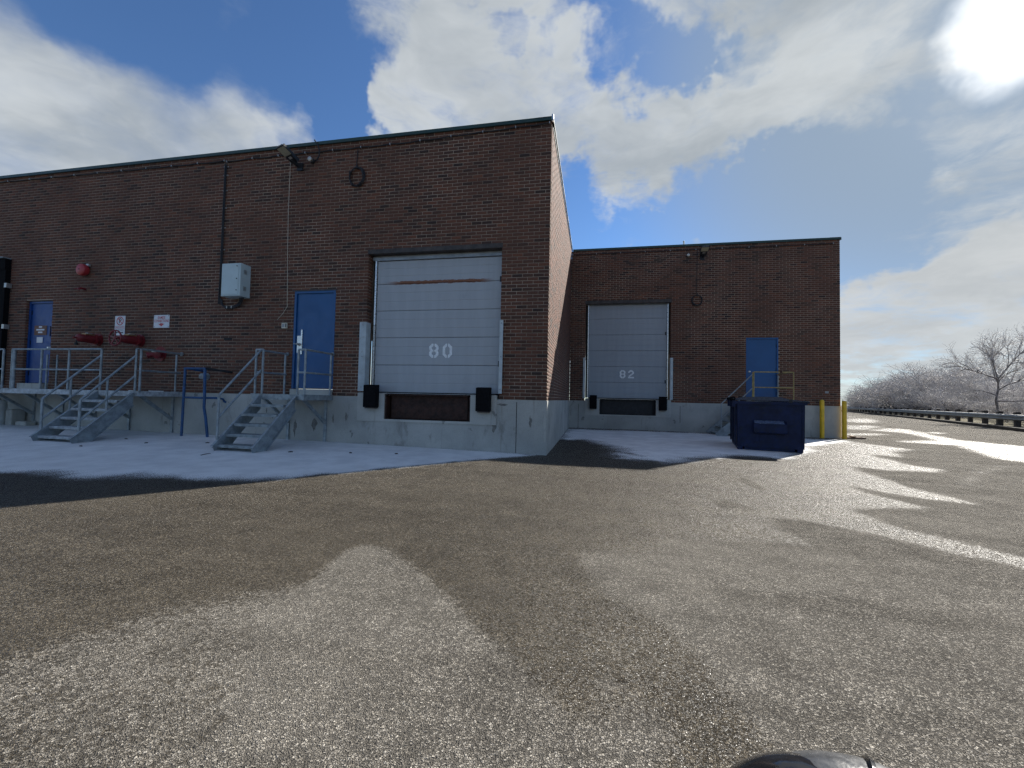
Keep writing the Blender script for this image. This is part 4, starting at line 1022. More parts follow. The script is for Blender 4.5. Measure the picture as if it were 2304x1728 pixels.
MB().lathe((-8.93, 0.0, 1.90), (0, -1, 0), [(0, 0.17), (0.012, 0.17), (0.014, 0.09), (0.12, 0.085), (0.14, 0.05)], 24).build('wall_plate', 'red', si, True)
for s in (-1, 1):
    MB().lathe((-8.93 + 0.05 * s, -0.09, 1.88), (0.62 * s, -0.75, -0.25), [(0, 0.06), (0.09, 0.058), (0.092, 0.072), (0.14, 0.072), (0.15, 0.03)], 16).build('inlet', 'red', si, True)
MB().box(-8.99, -8.87, -0.155, -0.13, 1.93, 1.955).build('name_plate', 'clip', si)

# ---- signs
def text_mesh(body, size, x, z, y, name, mat, parent, squeeze=1.0):
    cu = bpy.data.curves.new(name, 'FONT'); cu.body = body; cu.size = size; cu.align_x = 'CENTER'; cu.align_y = 'CENTER'; cu.resolution_u = 2
    cu.offset = size * 0.018
    to = bpy.data.objects.new(name, cu); COL.objects.link(to)
    dg = bpy.context.evaluated_depsgraph_get(); me = bpy.data.meshes.new_from_object(to.evaluated_get(dg))
    bpy.data.objects.remove(to)
    root = parent
    while root.parent: root = root.parent
    for v in me.vertices:
        v.co = (x + v.co.x * squeeze - root.location.x, y - root.location.y, z + v.co.y - root.location.z)
    me.materials.clear(); me.materials.append(M[mat])
    o = bpy.data.objects.new(name, me); COL.objects.link(o); o.parent = parent
def ring(cx, cz, r0, r1, y, n=28):
    m = MB()
    for k in range(n):
        a, b = 2 * math.pi * k / n, 2 * math.pi * (k + 1) / n
        m.add([(cx + r * math.cos(t), y, cz + r * math.sin(t)) for r, t in ((r0, a), (r1, a), (r1, b), (r0, b))], [(0, 1, 2, 3)])
    return m
sg1 = thing('parking_sign', (-10.12, 0, 2.35), 'tall white sign with a crossed-out P in a red ring', 'sign')
MB().box(-10.270, -9.972, -0.016, -0.010, 2.34, 2.80, 0.0).build('plate', 'sign_white', sg1)
MB().box(-10.15, -10.09, -0.0095, 0.004, 2.40, 2.76).build('mount', 'grey_metal', sg1)
cx, cz = -10.118, 2.678
ring(cx, cz, 0.082, 0.103, -0.0185).build('ring', 'sign_red', sg1)
MB().bar((cx - 0.062, -0.0190, cz + 0.062), (cx + 0.062, -0.0190, cz - 0.062), 0.018, 0.001, (0, 1, 0)).build('slash', 'sign_red', sg1)
text_mesh('P', 0.165, cx, cz, -0.0175, 'letter', 'sign_black', sg1)
bd = MB()
for (a, b, c, d) in ((-10.25, -9.99, 2.552, 2.556), (-10.25, -9.99, 2.500, 2.504), (-10.25, -10.246, 2.504, 2.552), (-9.994, -9.99, 2.504, 2.552), (-10.155, -10.151, 2.504, 2.552)):
    bd.box(a, b, -0.0185, -0.0165, c, d)
bd.build('band', 'sign_red', sg1)
text_mesh('FIRE', 0.045, -10.20, 2.528, -0.0175, 'letter', 'sign_red', sg1, 0.75); text_mesh('ROUTE', 0.045, -10.07, 2.528, -0.0175, 'letter', 'sign_red', sg1, 0.8)
text_mesh('TOW AWAY ZONE', 0.036, cx - 0.002, 2.462, -0.0175, 'letter', 'sign_black', sg1, 0.72)
for s in (-1, 1):
    MB().plate([(cx + s * 0.108, 2.405), (cx + s * 0.075, 2.43), (cx + s * 0.075, 2.415), (cx + s * 0.03, 2.415), (cx + s * 0.03, 2.395), (cx + s * 0.075, 2.395), (cx + s * 0.075, 2.38)], -0.018, -0.0165).build('arrow', 'sign_black', sg1)
sg2 = thing('connection_sign', (-8.93, 0, 2.5), 'white sign reading SIAMESE CONNECTIONS with a red arrow', 'sign')
MB().box(-9.145, -8.712, -0.016, -0.010, 2.505, 2.802).build('plate', 'sign_white', sg2)
MB().box(-8.98, -8.88, -0.0095, 0.004, 2.55, 2.75).build('mount', 'grey_metal', sg2)
text_mesh('SIAMESE', 0.085, -8.93, 2.737, -0.0175, 'letter', 'sign_red', sg2, 0.70)
text_mesh('CONNECTIONS', 0.085, -8.93, 2.660, -0.0175, 'letter', 'sign_red', sg2, 0.66)
MB().plate([(-9.02, 2.602), (-8.97, 2.592), (-8.965, 2.61), (-8.895, 2.61), (-8.89, 2.592), (-8.84, 2.602), (-8.93, 2.535)], -0.018, -0.0165).build('arrow', 'sign_red', sg2)
for x in (-9.12, -8.735):
    for z in (2.528, 2.778): MB().lathe((x, -0.016, z), (0, -1, 0), [(0, 0.009), (0.004, 0.008)], 8).build('screw', 'sign_black', sg2)

# ---- electrical cabinet with conduit
ec = thing('electrical_cabinet', (-6.84, 0, 3.12), 'pale grey-green electrical cabinet mounted on the brick wall', 'cabinet')
MB().box(-7.085, -6.605, -0.27, 0.002, 3.128, 3.838, 0.006).build('box', 'pale_metal', ec)
MB().box(-7.060, -6.650, -0.282, -0.2702, 3.155, 3.815, 0.003).build('door', 'pale_metal', ec)
for z in (3.77, 3.50, 3.25): MB().lathe((-6.685, -0.282, z), (0, -1, 0), [(0, 0.012), (0.012, 0.010)], 10).build('latch', 'black_metal', ec)
for z in (3.62, 3.26):
    vt = MB()
    for k in range(6): vt.box(-6.6045, -6.600, -0.19, -0.11, z + k * 0.016, z + k * 0.016 + 0.009)
    vt.build('vent', 'grey_metal', ec)
lp = thing('cable_loop', (-6.9, -0.05, 2.95), 'sagging black cables below the electrical cabinet', 'cable')
for k in range(3):
    MB().tube([(-7.34 + 0.02 * k, -0.03, 3.12), (-7.30 + 0.02 * k, -0.035, 3.0 - 0.015 * k), (-7.18, -0.04, 2.955 - 0.02 * k), (-7.0, -0.045, 2.95 - 0.02 * k), (-6.86 + 0.03 * k, -0.05, 3.0 - 0.01 * k), (-6.78 + 0.04 * k, -0.08, 3.09), (-6.76 + 0.04 * k, -0.1, 3.135)], 0.013, 8).build('cable', 'cable', lp, True)
for x in (-7.14, -7.02): MB().box(x, x + 0.012, -0.066, -0.02, 2.91, 2.965).build('tie', 'clip', lp)
cd = thing('conduit', (-7.37, 0, 3.1), 'black conduit run climbing from the cabinet to the roof edge', 'conduit')
for k, (dx, r) in enumerate(((0, 0.015), (0.034, 0.010))):
    MB().tube([(-7.385 + dx, -0.028, 3.02), (-7.375 + dx, -0.028, 3.6), (-7.372 + dx, -0.028, 6.20)], r, 10).build('pipe', 'cable', cd, True)
for z in (3.10, 3.38, 3.72, 4.25, 4.75, 5.2, 5.6, 5.95, 6.15):
    MB().box(-7.42, -7.305, -0.012, 0.001, z - 0.012, z + 0.012).build('clip', 'clip', cd); 
# cables along the roof edge, sagging between clips
def edge_cable(y, x0, x1, zfun, n, label):
    c = thing('wall_cable', ((x0 + x1) / 2, y, 6.2), label, 'cable', 'cables under the roof edging')
    xs = np.linspace(x0, x1, n * 3 + 1)
    MB().tube([(x, y - 0.022, zfun(x) - (0.014 if i % 3 else 0)) for i, x in enumerate(xs)], 0.013, 7).build('cable', 'cable', c, True)
    for x in xs[::3]: MB().box(x - 0.007, x + 0.007, y - 0.040, y + 0.001, zfun(x) - 0.022, zfun(x) + 0.016).build('clip', 'clip', c)
edge_cable(0.0, -7.33, -0.04, lambda x: 6.275 + 0.0 * x + 0.10 * max(0, (x + 3.0) / 3.0) - 0.05 * max(0, -(x + 7.0)), 11, 'black cable under the roof edging right of the conduit')
edge_cable(0.0, XL, -7.40, lambda x: 6.285 + 0.05 * min(1, max(0, (-8 - x) / 6)), 16, 'black cable under the roof edging left of the conduit')
edge_cable(DB, 0.05, 8.4, lambda x: 6.30, 10, 'black cable under the roof edging of the far wall')
# thin pale wire down to the card reader
tw = thing('thin_wire', (-5.7, 0, 2.6), 'thin pale wire hanging down the wall beside the blue door', 'wire')
MB().tube([(-5.71, -0.008, 6.24), (-5.715, -0.008, 5.0), (-5.69, -0.008, 4.0), (-5.66, -0.008, 3.2), (-5.65, -0.008, 2.93), (-5.75, -0.008, 2.78), (-5.88, -0.008, 2.65)], 0.0045, 6).build('wire', 'cream', tw, True)
rd = thing('card_reader', (-5.685, 0, 2.455), 'small cream card reader on the wall left of the blue door', 'card reader')
MB().box(-5.752, -5.622, -0.035, 0.0, 2.455, 2.573, 0.005).build('case', 'cream', rd)
MB().box(-5.655, -5.632, -0.0375, -0.0352, 2.475, 2.555).build('slot', 'sign_black', rd)
MB().box(-5.735, -5.675, -0.037, -0.0352, 2.478, 2.55).build('face', 'grey_metal', rd)

# ---- floodlights
def floodlight(x, y, z, yaw, label):
    fl = thing('floodlight', (x, y, z), label, 'floodlight', 'floodlights under the roof edging')
    R = Matrix.Rotation(yaw, 3, 'Z'); o = Vector((x, y, z))
    T = lambda a, b, c: tuple(o + R @ Vector((a, b, c)))
    def obox(m, a0, a1, b0, b1, c0, c1, tilt=0.42, piv=(0, -0.14, 0.05)):
        vs = []; a0, a1, b0, b1 = (q_ * 0.82 for q_ in (a0, a1, b0, b1))
        for c in (c0, c1):
            for b in (b0, b1):
                for a in (a0, a1):
                    v = Matrix.Rotation(-tilt, 3, 'X') @ Vector((a, b, c)); vs.append(T(v.x, v.y + piv[1], v.z + piv[2]))
        return m.add(vs, [(0, 2, 3, 1), (4, 5, 7, 6), (0, 1, 5, 4), (2, 6, 7, 3), (0, 4, 6, 2), (1, 3, 7, 5)])
    MB().box(x - 0.07, x + 0.07, y - 0.03, y, z - 0.08, z + 0.08).build('wall_box', 'black_metal', fl)
    a = MB(); a.bar(T(0, -0.02, 0), T(0, -0.20, 0.07), 0.06, 0.06); a.build('arm', 'black_metal', fl)
    obox(MB(), -0.13, 0.13, -0.18, 0.02, 0.0, 0.075).build('driver_case', 'black_metal', fl)
    obox(MB(), -0.16, 0.16, -0.45, -0.18, 0.012, 0.06).build('head', 'black_metal', fl)
    obox(MB(), -0.14, 0.14, -0.43, -0.20, 0.005, 0.0115).build('lens', 'lens', fl)
    for k in range(4): obox(MB(), -0.115 + k * 0.06, -0.075 + k * 0.06, -0.47, -0.451, 0.02, 0.045).build('fin', 'grey_metal', fl)
    obox(MB(), -0.05, 0.06, -0.16, -0.10, -0.004, -0.0005).build('name_plate', 'clip', fl)
floodlight(-5.46, 0.0, 5.97, -0.35, 'black floodlight on an arm under the roof edge above the blue door')
floodlight(4.43, DB, 6.00, 0.0, 'black floodlight under the roof edge of the far wall')
def sensor(x, y, z, label):
    s = thing('light_sensor', (x, y, z), label, 'sensor', 'round light sensors beside the floodlights')
    MB().lathe((x, y - 0.001, z), (0, -1, 0), [(0, 0.055), (0.05, 0.055), (0.07, 0.03)], 14).build('base', 'black_metal', s)
    MB().lathe((x, y - 0.07, z), (0, -1, -0.15), [(0, 0.045), (0.05, 0.048), (0.06, 0.03)], 16).build('eye', 'clip', s, True)
sensor(-5.16, 0.0, 6.08, 'round pale light sensor beside the floodlight on the near wall')
sensor(3.965, DB, 6.09, 'round pale light sensor beside the floodlight on the far wall')
sc = thing('sensor_cable', (-5.0, 0, 6.1), 'looped black cable between the sensor and the roof edge', 'cable')
MB().tube([(-5.13, -0.03, 6.06), (-5.03, -0.05, 6.08), (-4.97, -0.06, 6.16), (-4.965, -0.07, 6.28), (-5.0, -0.08, 6.38), (-5.06, -0.075, 6.46), (-5.10, -0.06, 6.51)], 0.014, 8).build('cable', 'cable', sc, True)
# coiled cables
def coil(x, y, z, rx, rz, top, label):
    c = thing('cable_coil', (x, y, z - rz), label, 'cable coil', 'coiled cables on the walls')
    for k in range(4):
        dx, dz, dr = random.uniform(-.012, .012), random.uniform(-.012, .012), random.uniform(-.014, .014)
        MB().tube([(x + dx + (rx + dr) * math.cos(a), y - 0.022 - 0.012 * k + 0.008 * math.sin(5 * a + k), z + dz + (rz + dr) * math.sin(a)) for a in np.linspace(0, 2 * math.pi, 33)[:-1]], 0.011, 6, True).build('turn', 'cable', c, True)
    for a in (0.4, 1.5, 2.7, 4.1, 5.3): MB().box(x + rx * math.cos(a) - 0.012, x + rx * math.cos(a) + 0.012, y - 0.075, y - 0.008, z + rz * math.sin(a) - 0.028, z + rz * math.sin(a) + 0.028).build('tie', 'cable', c)
    MB().tube([(x - 0.01, y - 0.02, z + rz), (x - 0.02, y - 0.02, z + rz + 0.1), (x, y - 0.02, top)], 0.009, 6).build('lead', 'cable', c, True)
coil(-4.085, 0.0, 5.64, 0.165, 0.20, 6.24, 'coil of black cable hanging on the near wall')
coil(4.27, DB, 4.535, 0.165, 0.172, 6.27, 'coil of black cable on the far wall right of loading door 82')
rv = thing('roof_vent_pipe', (3.87, DB + 0.15, 6.4), 'short bright vent pipe sticking up over the far roof edge', 'vent pipe')
MB().tube([(3.87, DB + 0.15, 6.0), (3.86, DB + 0.12, 6.62), (3.85, DB + 0.11, 6.66)], 0.03, 10).build('pipe', 'steel_bright', rv, True)
mb_ = MB(); mb_.box(8.16, 8.26, DB - 0.004, DB + 0.001, 1.43, 1.50); mb_.build('patch_plate', 'grey_metal', bld)
# pale drum and concrete block under the landing at the left edge
dz = GA(-13.12, -0.35)
dm = thing('plastic_drum', (-13.14, -0.36, dz), 'pale plastic drum under the landing at the left edge', 'drum')
MB().lathe((-13.16, -0.36, dz), (0, 0, 1), [(0, 0.13), (0.03, 0.14), (0.18, 0.14), (0.20, 0.146), (0.22, 0.14), (0.40, 0.14), (0.42, 0.146), (0.44, 0.14), (0.56, 0.138), (0.60, 0.12), (0.61, 0.05)], 22).build('barrel', 'snow_block', dm, True)
MB().lathe((-13.16, -0.36, dz + 0.61), (0, 0, 1), [(0, 0.04), (0.03, 0.04)], 12).build('cap', 'grey_metal', dm)
cb = thing('concrete_block', (-12.9, -0.2, GA(-12.9, -0.2)), 'grey concrete block against the wall under the landing', 'concrete block')
bz = GA(-12.9, -0.2)
MB().box(-13.0, -12.80, -0.32, -0.06, bz, bz + 0.38, 0.015).build('block', 'concrete', cb)
MB().box(-12.78, -12.45, -0.26, -0.06, bz, bz + 0.10, 0.015).build('slab', 'concrete_light', cb)
# ------------------------------------------------------------------ blue dumpster
DA = math.radians(-13.0); DO = Vector((4.06, 2.47, 0.0))
DO.z = GA(4.6, 3.3) + 0.004
dp = thing('dumpster', DO, 'dark blue steel dumpster with black lids standing before the far wall', 'dumpster')
DR = Matrix.Rotation(DA, 3, 'Z')
def dloc(m):
    m.v = [tuple(DO + DR @ Vector(v)) for v in m.v]; return m
W_, L_, H_ = 1.30, 1.78, 1.09
b = MB()
# hollow body: four slightly tapered walls and a floor
for (p, q) in (((0, 0), (W_, 0)), ((W_, 0), (W_, L_)), ((W_, L_), (0, L_)), ((0, L_), (0, 0))):
    (x0, y0), (x1, y1) = p, q; cx, cy = W_ / 2, L_ / 2; t = 0.012
    def ins(x, y, k): return (cx + (x - cx) * k, cy + (y - cy) * k)
    lo0, lo1, hi0, hi1 = ins(x0, y0, 0.985), ins(x1, y1, 0.985), (x0, y0), (x1, y1)
    il0, il1, ih0, ih1 = ins(x0, y0, 0.965), ins(x1, y1, 0.965), ins(x0, y0, 0.98), ins(x1, y1, 0.98)
    b.add([(*lo0, 0.07), (*lo1, 0.07), (*hi1, H_), (*hi0, H_), (*il0, 0.07), (*il1, 0.07), (*ih1, H_), (*ih0, H_)],
          [(0, 1, 2, 3), (4, 7, 6, 5), (3, 2, 6, 7), (0, 4, 5, 1)])
b.box(0.03, W_ - 0.03, 0.03, L_ - 0.03, 0.07, 0.085)
body = dloc(b).build('body', 'dumpster', dp)
for (x0, x1, y0, y1) in ((0.02, 0.12, 0.0, L_), (W_ - 0.14, W_ - 0.03, 0.0, L_), (0.16, W_ - 0.18, 0.04, 0.12), (0.16, W_ - 0.18, L_ - 0.12, L_ - 0.04)):
    dloc(MB().box(x0, x1, y0 + 0.02, y1 - 0.02, 0.0, 0.066)).build('skid', 'dumpster', dp)
rim = MB()
for (x0, x1, y0, y1) in ((-0.03, W_ + 0.035, -0.035, 0.0), (-0.03, W_ + 0.035, L_, L_ + 0.035), (-0.03, 0.0, 0.0005, L_ - 0.0005), (W_, W_ + 0.035, 0.0005, L_ - 0.0005)):
    rim.box(x0, x1, y0, y1, H_ - 0.065, H_ + 0.004)
dloc(rim).build('rim', 'dumpster', body)
# fork sleeve on the near side with frost on top, ribs and corner straps
sl = MB(); sl.extrude_x([(-0.002, 0.38), (-0.15, 0.40), (-0.16, 0.42), (-0.16, 0.60), (-0.002, 0.665)], 0.32, 0.95)
dloc(sl).build('fork_sleeve', 'dumpster', body)
dloc(MB().extrude_x([(-0.020, 0.664), (-0.158, 0.607), (-0.157, 0.613), (-0.022, 0.670)], 0.34, 0.90)).build('frost', 'frost_spots', body)
dloc(MB().box(0.45, 0.82, -0.006, -0.001, 0.20, 0.36)).build('gusset', 'dumpster', body)
for x in (0.025, W_ - 0.055): dloc(MB().box(x, x + 0.03, -0.018, -0.001, 0.09, H_ - 0.07)).build('corner_rib', 'dumpster', body)
for y in (0.10, 0.9, 1.62): dloc(MB().box(-0.035, -0.001, y, y + 0.07, 0.09, H_ - 0.07)).build('side_rib', 'dumpster', body)
dloc(MB().box(0.05, W_ - 0.06, -0.012, -0.001, H_ - 0.16, H_ - 0.12)).build('stiffener', 'dumpster', body)
# two lids hinged on the left rod, slightly domed and running down to the right
for (y0, y1) in ((-0.05, L_ / 2 - 0.01), (L_ / 2 + 0.01, L_ + 0.05)):
    ld = MB(); prof = [(-0.04, 0.055), (0.10, 0.072), (0.5, 0.088), (0.92, 0.082), (0.98, 0.060), (W_ - 0.02, 0.030), (W_ + 0.07, 0.018), (W_ + 0.075, -0.03), (W_ + 0.06, -0.03), (W_ + 0.05, 0.006), (-0.04, 0.03)]
    ld.plate([(x, H_ + z) for x, z in prof], y0, y1)
    lid = dloc(ld).build('lid', 'dumpster_lid', dp)
    for yy in (y0 + 0.03, (y0 + y1) / 2 - 0.02, y1 - 0.07):
        rr = MB(); rr.plate([(0.12, H_ + 0.074), (0.5, H_ + 0.086), (0.90, H_ + 0.083), (0.88, H_ + 0.104), (0.5, H_ + 0.110), (0.14, H_ + 0.096)], yy, yy + 0.04)
        dloc(rr).build('lid_rib', 'dumpster_lid', lid)
    dloc(MB().box(W_ - 0.30, W_ - 0.24, y0 - 0.004, y0 + 0.05, H_ - 0.02, H_ + 0.058)).build('lid_strap', 'black_metal', lid)
rod = MB().tube([(-0.07, -0.09, H_ + 0.06), (-0.07, L_ + 0.09, H_ + 0.06)], 0.016, 8)
dloc(rod).build('hinge_rod', 'black_metal', dp)
for y in (-0.06, 0.35, 0.80, 1.0, 1.4, 1.8): dloc(MB().lathe((-0.07, y, H_ + 0.06), (0, 1, 0), [(0, 0.045), (0.06, 0.045)], 10)).build('hinge_knuckle', 'rubber', dp)
for y in (-0.03, 0.86, L_ - 0.03): dloc(MB().box(-0.095, -0.03, y, y + 0.05, H_ - 0.13, H_ + 0.05)).build('hinge_bracket', 'dumpster', dp)

# ------------------------------------------------------------------ bollards, plank, small rail at the far corner
for x, y, lab in ((7.985, 7.12, 'yellow steel bollard nearer the dumpster, in front of the far wall'), (8.63, 7.16, 'yellow steel bollard at the outer corner of the far wall')):
    bo = thing('bollard', (x, y, 0), lab, 'bollard', 'yellow bollards at the far corner')
    MB().lathe((x, y, 0.0), (0, 0, 1), [(0, 0.064), (1.16, 0.064), (1.195, 0.055), (1.215, 0.035), (1.222, 0.01)], 20).build('post', 'yellow', bo, True)
    if x > 8.5: MB().lathe((x, y, 1.196), (0, 0, 1), [(0.0, 0.058), (0.022, 0.045), (0.032, 0.01)], 16).build('frost_cap', 'snow', bo, True)
pk = thing('plank', (9.1, 7.45, 0), 'brown timber planks lying on the asphalt by the corner bollard', 'plank')
MB().bar((8.72, 7.32, 0.03), (9.32, 7.38, 0.03), 0.10, 0.045).build('board', 'wood', pk)
MB().bar((8.70, 7.50, 0.032), (9.25, 7.43, 0.045), 0.09, 0.04).build('board', 'wood', pk)
MB().bar((8.95, 7.25, 0.075), (9.02, 7.60, 0.08), 0.09, 0.035).build('cross_board', 'wood', pk)
sr = thing('side_stair', (9.1, 16.0, 0), 'dark small steel stair on the end wall beyond the corner', 'stair')
for y in (14.0, 15.2):
    MB().tube([(9.62, y, 0.0), (9.62, y, 0.95), (8.66, y, 1.95)], 0.022, 8).build('handrail', 'black_metal', sr, True)
    MB().plate([(9.70, 0.004), (9.45, 0.004), (8.62, 0.85), (8.62, 1.04)], y - 0.02, y + 0.02).build('stringer', 'black_metal', sr)
for k in range(4): MB().box(8.70 + 0.21 * k, 8.95 + 0.21 * k, 14.03, 15.17, 0.80 - 0.2 * k, 0.83 - 0.2 * k).build('tread', 'black_metal', sr)

# ------------------------------------------------------------------ small stones and twigs lying on the snow
for (x, y, l, lab) in ((-6.3, -1.2, 0.06, 'dark scrap on the snow between the blue pipe guard and the right stair'),
                       (-7.2, -1.6, 0.05, 'dark scrap on the snow straight in front of the blue pipe guard'),
                       (-4.2, -1.6, 0.07, 'dark scrap on the snow just right of the short stair'),
                       (-3.2, -1.3, 0.05, 'dark scrap on the snow below the left bumper of door 80'),
                       (-8.0, -1.3, 0.07, 'dark scrap on the snow by the right end of the long landing'),
                       (-5.2, -2.3, 0.20, 'thin dark twig on the snow before the foot of the short stair'),
                       (-2.5, -1.1, 0.05, 'dark scrap on the snow below the middle of door 80'),
                       (-7.75, -2.2, 0.06, 'dark scrap on the snow furthest out between the two stairs')):
    z = GA(x, y) + 0.012; a = random.uniform(0, 3.1)
    o = MB().tube([(x, y, z), (x + l * math.cos(a) * 0.5, y + l * math.sin(a) * 0.5, z + 0.006), (x + l * math.cos(a), y + l * math.sin(a), z)], 0.011 if l < 0.1 else 0.006, 6).build('twig_scrap', 'post_wood', None, origin=(x, y, z))
    tag(o, lab, 'debris', 'dark scraps on the snow')

# ------------------------------------------------------------------ road edge, guard rail and thicket
R2 = [Vector((x, y)) for x, y in RAIL]
def offs(k, d):
    a = R2[max(0, k - 1)]; b_ = R2[min(len(R2) - 1, k + 1)]; t = (b_ - a).normalized()
    return R2[k] + Vector((t.y, -t.x)) * d
def ribbon(name, rows, mat, kind=None):
    V = []; F = []; n = len(rows[0])
    for r in rows: V += r
    for i in range(len(rows) - 1):
        for j in range(n - 1): F.append((i * n + j, i * n + j + 1, (i + 1) * n + j + 1, (i + 1) * n + j))
    m = MB(); m.add(V, F); o = m.build(name, mat, None)
    if kind: o['kind'] = kind
    return o
ks = range(len(R2))
kerb = ribbon('kerb', [[(*offs(k, d), z) for k in ks] for d, z in ((-0.62, 0.0), (-0.60, 0.15), (-0.25, 0.17), (-0.24, 0.02))], 'kerb', 'structure')
kerb['label'] = 'low dark kerb along the road edge'
rows = []
for d in (-0.26, 0.3, 1.0, 2.0, 3.5, 6, 10, 16, 28, 60, 140):
    rows.append([(*offs(k, d), 0.09 + 0.22 * (1 - math.exp(-max(d, 0) / 4)) + 0.10 * mnoise.noise(Vector((*offs(k, d), 0)) * 0.4) * (d > 0.5)) for k in ks])
vg = ribbon('verge', rows, 'verge', 'structure'); vg['label'] = 'frosted grass verge behind the guard rail'
gr = thing('guard_rail', (R2[0].x, R2[0].y, 0), 'long steel guard rail on dark timber posts along the road', 'guard rail')
prof = [(0.0, 0.44), (-0.035, 0.475), (-0.055, 0.50), (-0.055, 0.53), (0.0, 0.575), (0.0, 0.60), (-0.055, 0.645), (-0.055, 0.675), (-0.035, 0.70), (0.0, 0.735), (0.012, 0.735), (0.012, 0.44)]
bm_ = MB(); V = []; n = len(prof)
for k in ks: V += [(*offs(k, d), z + 0.02) for d, z in prof]
bm_.add(V, [(k * n + j, k * n + (j + 1) % n, (k + 1) * n + (j + 1) % n, (k + 1) * n + j) for k in range(len(R2) - 1) for j in range(n)])
bm_.build('beam', 'guardrail', gr)
fr_ = MB(); V = []
for k in ks: V += [(*offs(k, d), z) for d, z in ((-0.03, 0.757), (0.0, 0.766), (0.014, 0.757))]
fr_.add(V, [(k * 3 + j, k * 3 + j + 1, (k + 1) * 3 + j + 1, (k + 1) * 3 + j) for k in range(len(R2) - 1) for j in range(2)])
fr_.build('frost_line', 'galv_snow', gr)
pm = None
for k in ks:
    p = offs(k, 0.17)
    if pm is None:
        o = MB().box(-0.10, 0.10, -0.13, 0.16, -0.1, 0.93, 0.012).build('post', 'post_wood', None); pm = o.data; o.parent = gr
    else:
        o = bpy.data.objects.new('post', pm); COL.objects.link(o); o.parent = gr
    o.location = (p.x - gr.location.x, p.y - gr.location.y, random.uniform(-0.03, 0.02)); o.rotation_euler = (random.uniform(-0.02, 0.02), 0, -0.39 + random.uniform(-0.08, 0.08))

def twig_mesh(name, segs, sides, mat):
    """segs: (p0, p1, r0, r1) -> prisms"""
    S = np.array([[*a, *b, r0, r1] for a, b, r0, r1 in segs]); n = len(S)
    A, B = S[:, :3], S[:, 3:6]; D = B - A; D /= np.linalg.norm(D, axis=1)[:, None] + 1e-9
    ref = np.where(np.abs(D[:, 2:3]) > 0.9, np.array([[1.0, 0, 0]]), np.array([[0, 0, 1.0]]))
    U = np.cross(D, ref); U /= np.linalg.norm(U, axis=1)[:, None]; W = np.cross(D, U)
    V = np.zeros((n, 2, sides, 3))
    for j in range(sides):
        a = 2 * math.pi * j / sides; off = U * math.cos(a) + W * math.sin(a)
        V[:, 0, j] = A + off * S[:, 6:7]; V[:, 1, j] = B + off * S[:, 7:8]
    base = np.arange(n)[:, None] * 2 * sides
    F = []
    for j in range(sides):
        F.append(np.concatenate([base + j, base + (j + 1) % sides, base + sides + (j + 1) % sides, base + sides + j], 1))
    return mesh_np(name, V.reshape(-1, 3), np.concatenate(F), M[mat])
def grow(rng, p, d, length, r, level, maxl, thick, thin, spread, nb, grav):
    k = 4 if level < 2 else 3
    pts = [np.array(p, float)]; d = np.array(d, float)
    for i in range(k):
        d = d + rng.normal(0, 0.16 + 0.05 * level, 3) + np.array([0, 0, grav * (0.4 if level else 0.0)]); d /= np.linalg.norm(d)
        pts.append(pts[-1] + d * length / k)
    for i in range(k):
        ra, rb = r * (1 - 0.55 * i / k), r * (1 - 0.55 * (i + 1) / k)
        (thick if level < maxl - 1 else thin).append((pts[i], pts[i + 1], ra, rb))
    if level >= maxl: return
    m = nb[level]
    for j in range(m):
        t = 0.28 + 0.72 * (j + rng.random()) / m; f = t * k; i = min(k - 1, int(f)); q = pts[i] + (pts[i + 1] - pts[i]) * (f - i)
        ax = pts[i + 1] - pts[i]; ax /= np.linalg.norm(ax)
        v = rng.normal(0, 1, 3); v -= ax * (v @ ax); v /= np.linalg.norm(v) + 1e-9
        nd = ax * math.cos(spread[level]) + v * math.sin(spread[level])
        grow(rng, q, nd, length * rng.uniform(0.42, 0.68), r * 0.52, level + 1, maxl, thick, thin, spread, nb, grav)
def shrub_variant(seed, stems, h, nb):
    rng = np.random.default_rng(seed); thick = []; thin = []
    for s in range(stems):
        a = rng.uniform(0, 6.28); lean = rng.uniform(0.1, 0.75)
        grow(rng, (0.35 * math.cos(a), 0.35 * math.sin(a), -0.1), (math.cos(a) * lean, math.sin(a) * lean, 1), h * rng.uniform(0.55, 0.9), 0.035, 0, 3, thick, thin, (0.65, 0.75, 0.8), nb, 0.06)
    for lst in (thin,):
        lst[:] = [(a, b, max(r0, 0.007), max(r1, 0.006)) for a, b, r0, r1 in lst]
    return twig_mesh('trunk', thick, 4, 'bark'), twig_mesh('crown', thin, 3, 'twig')
variants = [shrub_variant(100 + i, 8 + i % 3, 3.4, (7, 6, 5)) for i in range(5)]
rng = np.random.default_rng(5)
ORD = ['first', 'second', 'third', 'fourth', 'fifth', 'sixth', 'seventh', 'eighth', 'ninth', 'tenth', 'eleventh', 'twelfth', 'thirteenth', 'fourteenth', 'fifteenth', 'sixteenth', 'seventeenth', 'eighteenth', 'nineteenth', 'twentieth', 'twenty-first', 'twenty-second', 'twenty-third', 'twenty-fourth', 'twenty-fifth', 'twenty-sixth', 'twenty-seventh', 'twenty-eighth', 'twenty-ninth', 'thirtieth', 'thirty-first', 'thirty-second']
ROW = ['low icy shrub, front row behind the guard rail, by its %s post from the right', 'icy shrub, second row behind the guard rail, by its %s post from the right', 'tall icy shrub, back row behind the guard rail, by its %s post from the right']
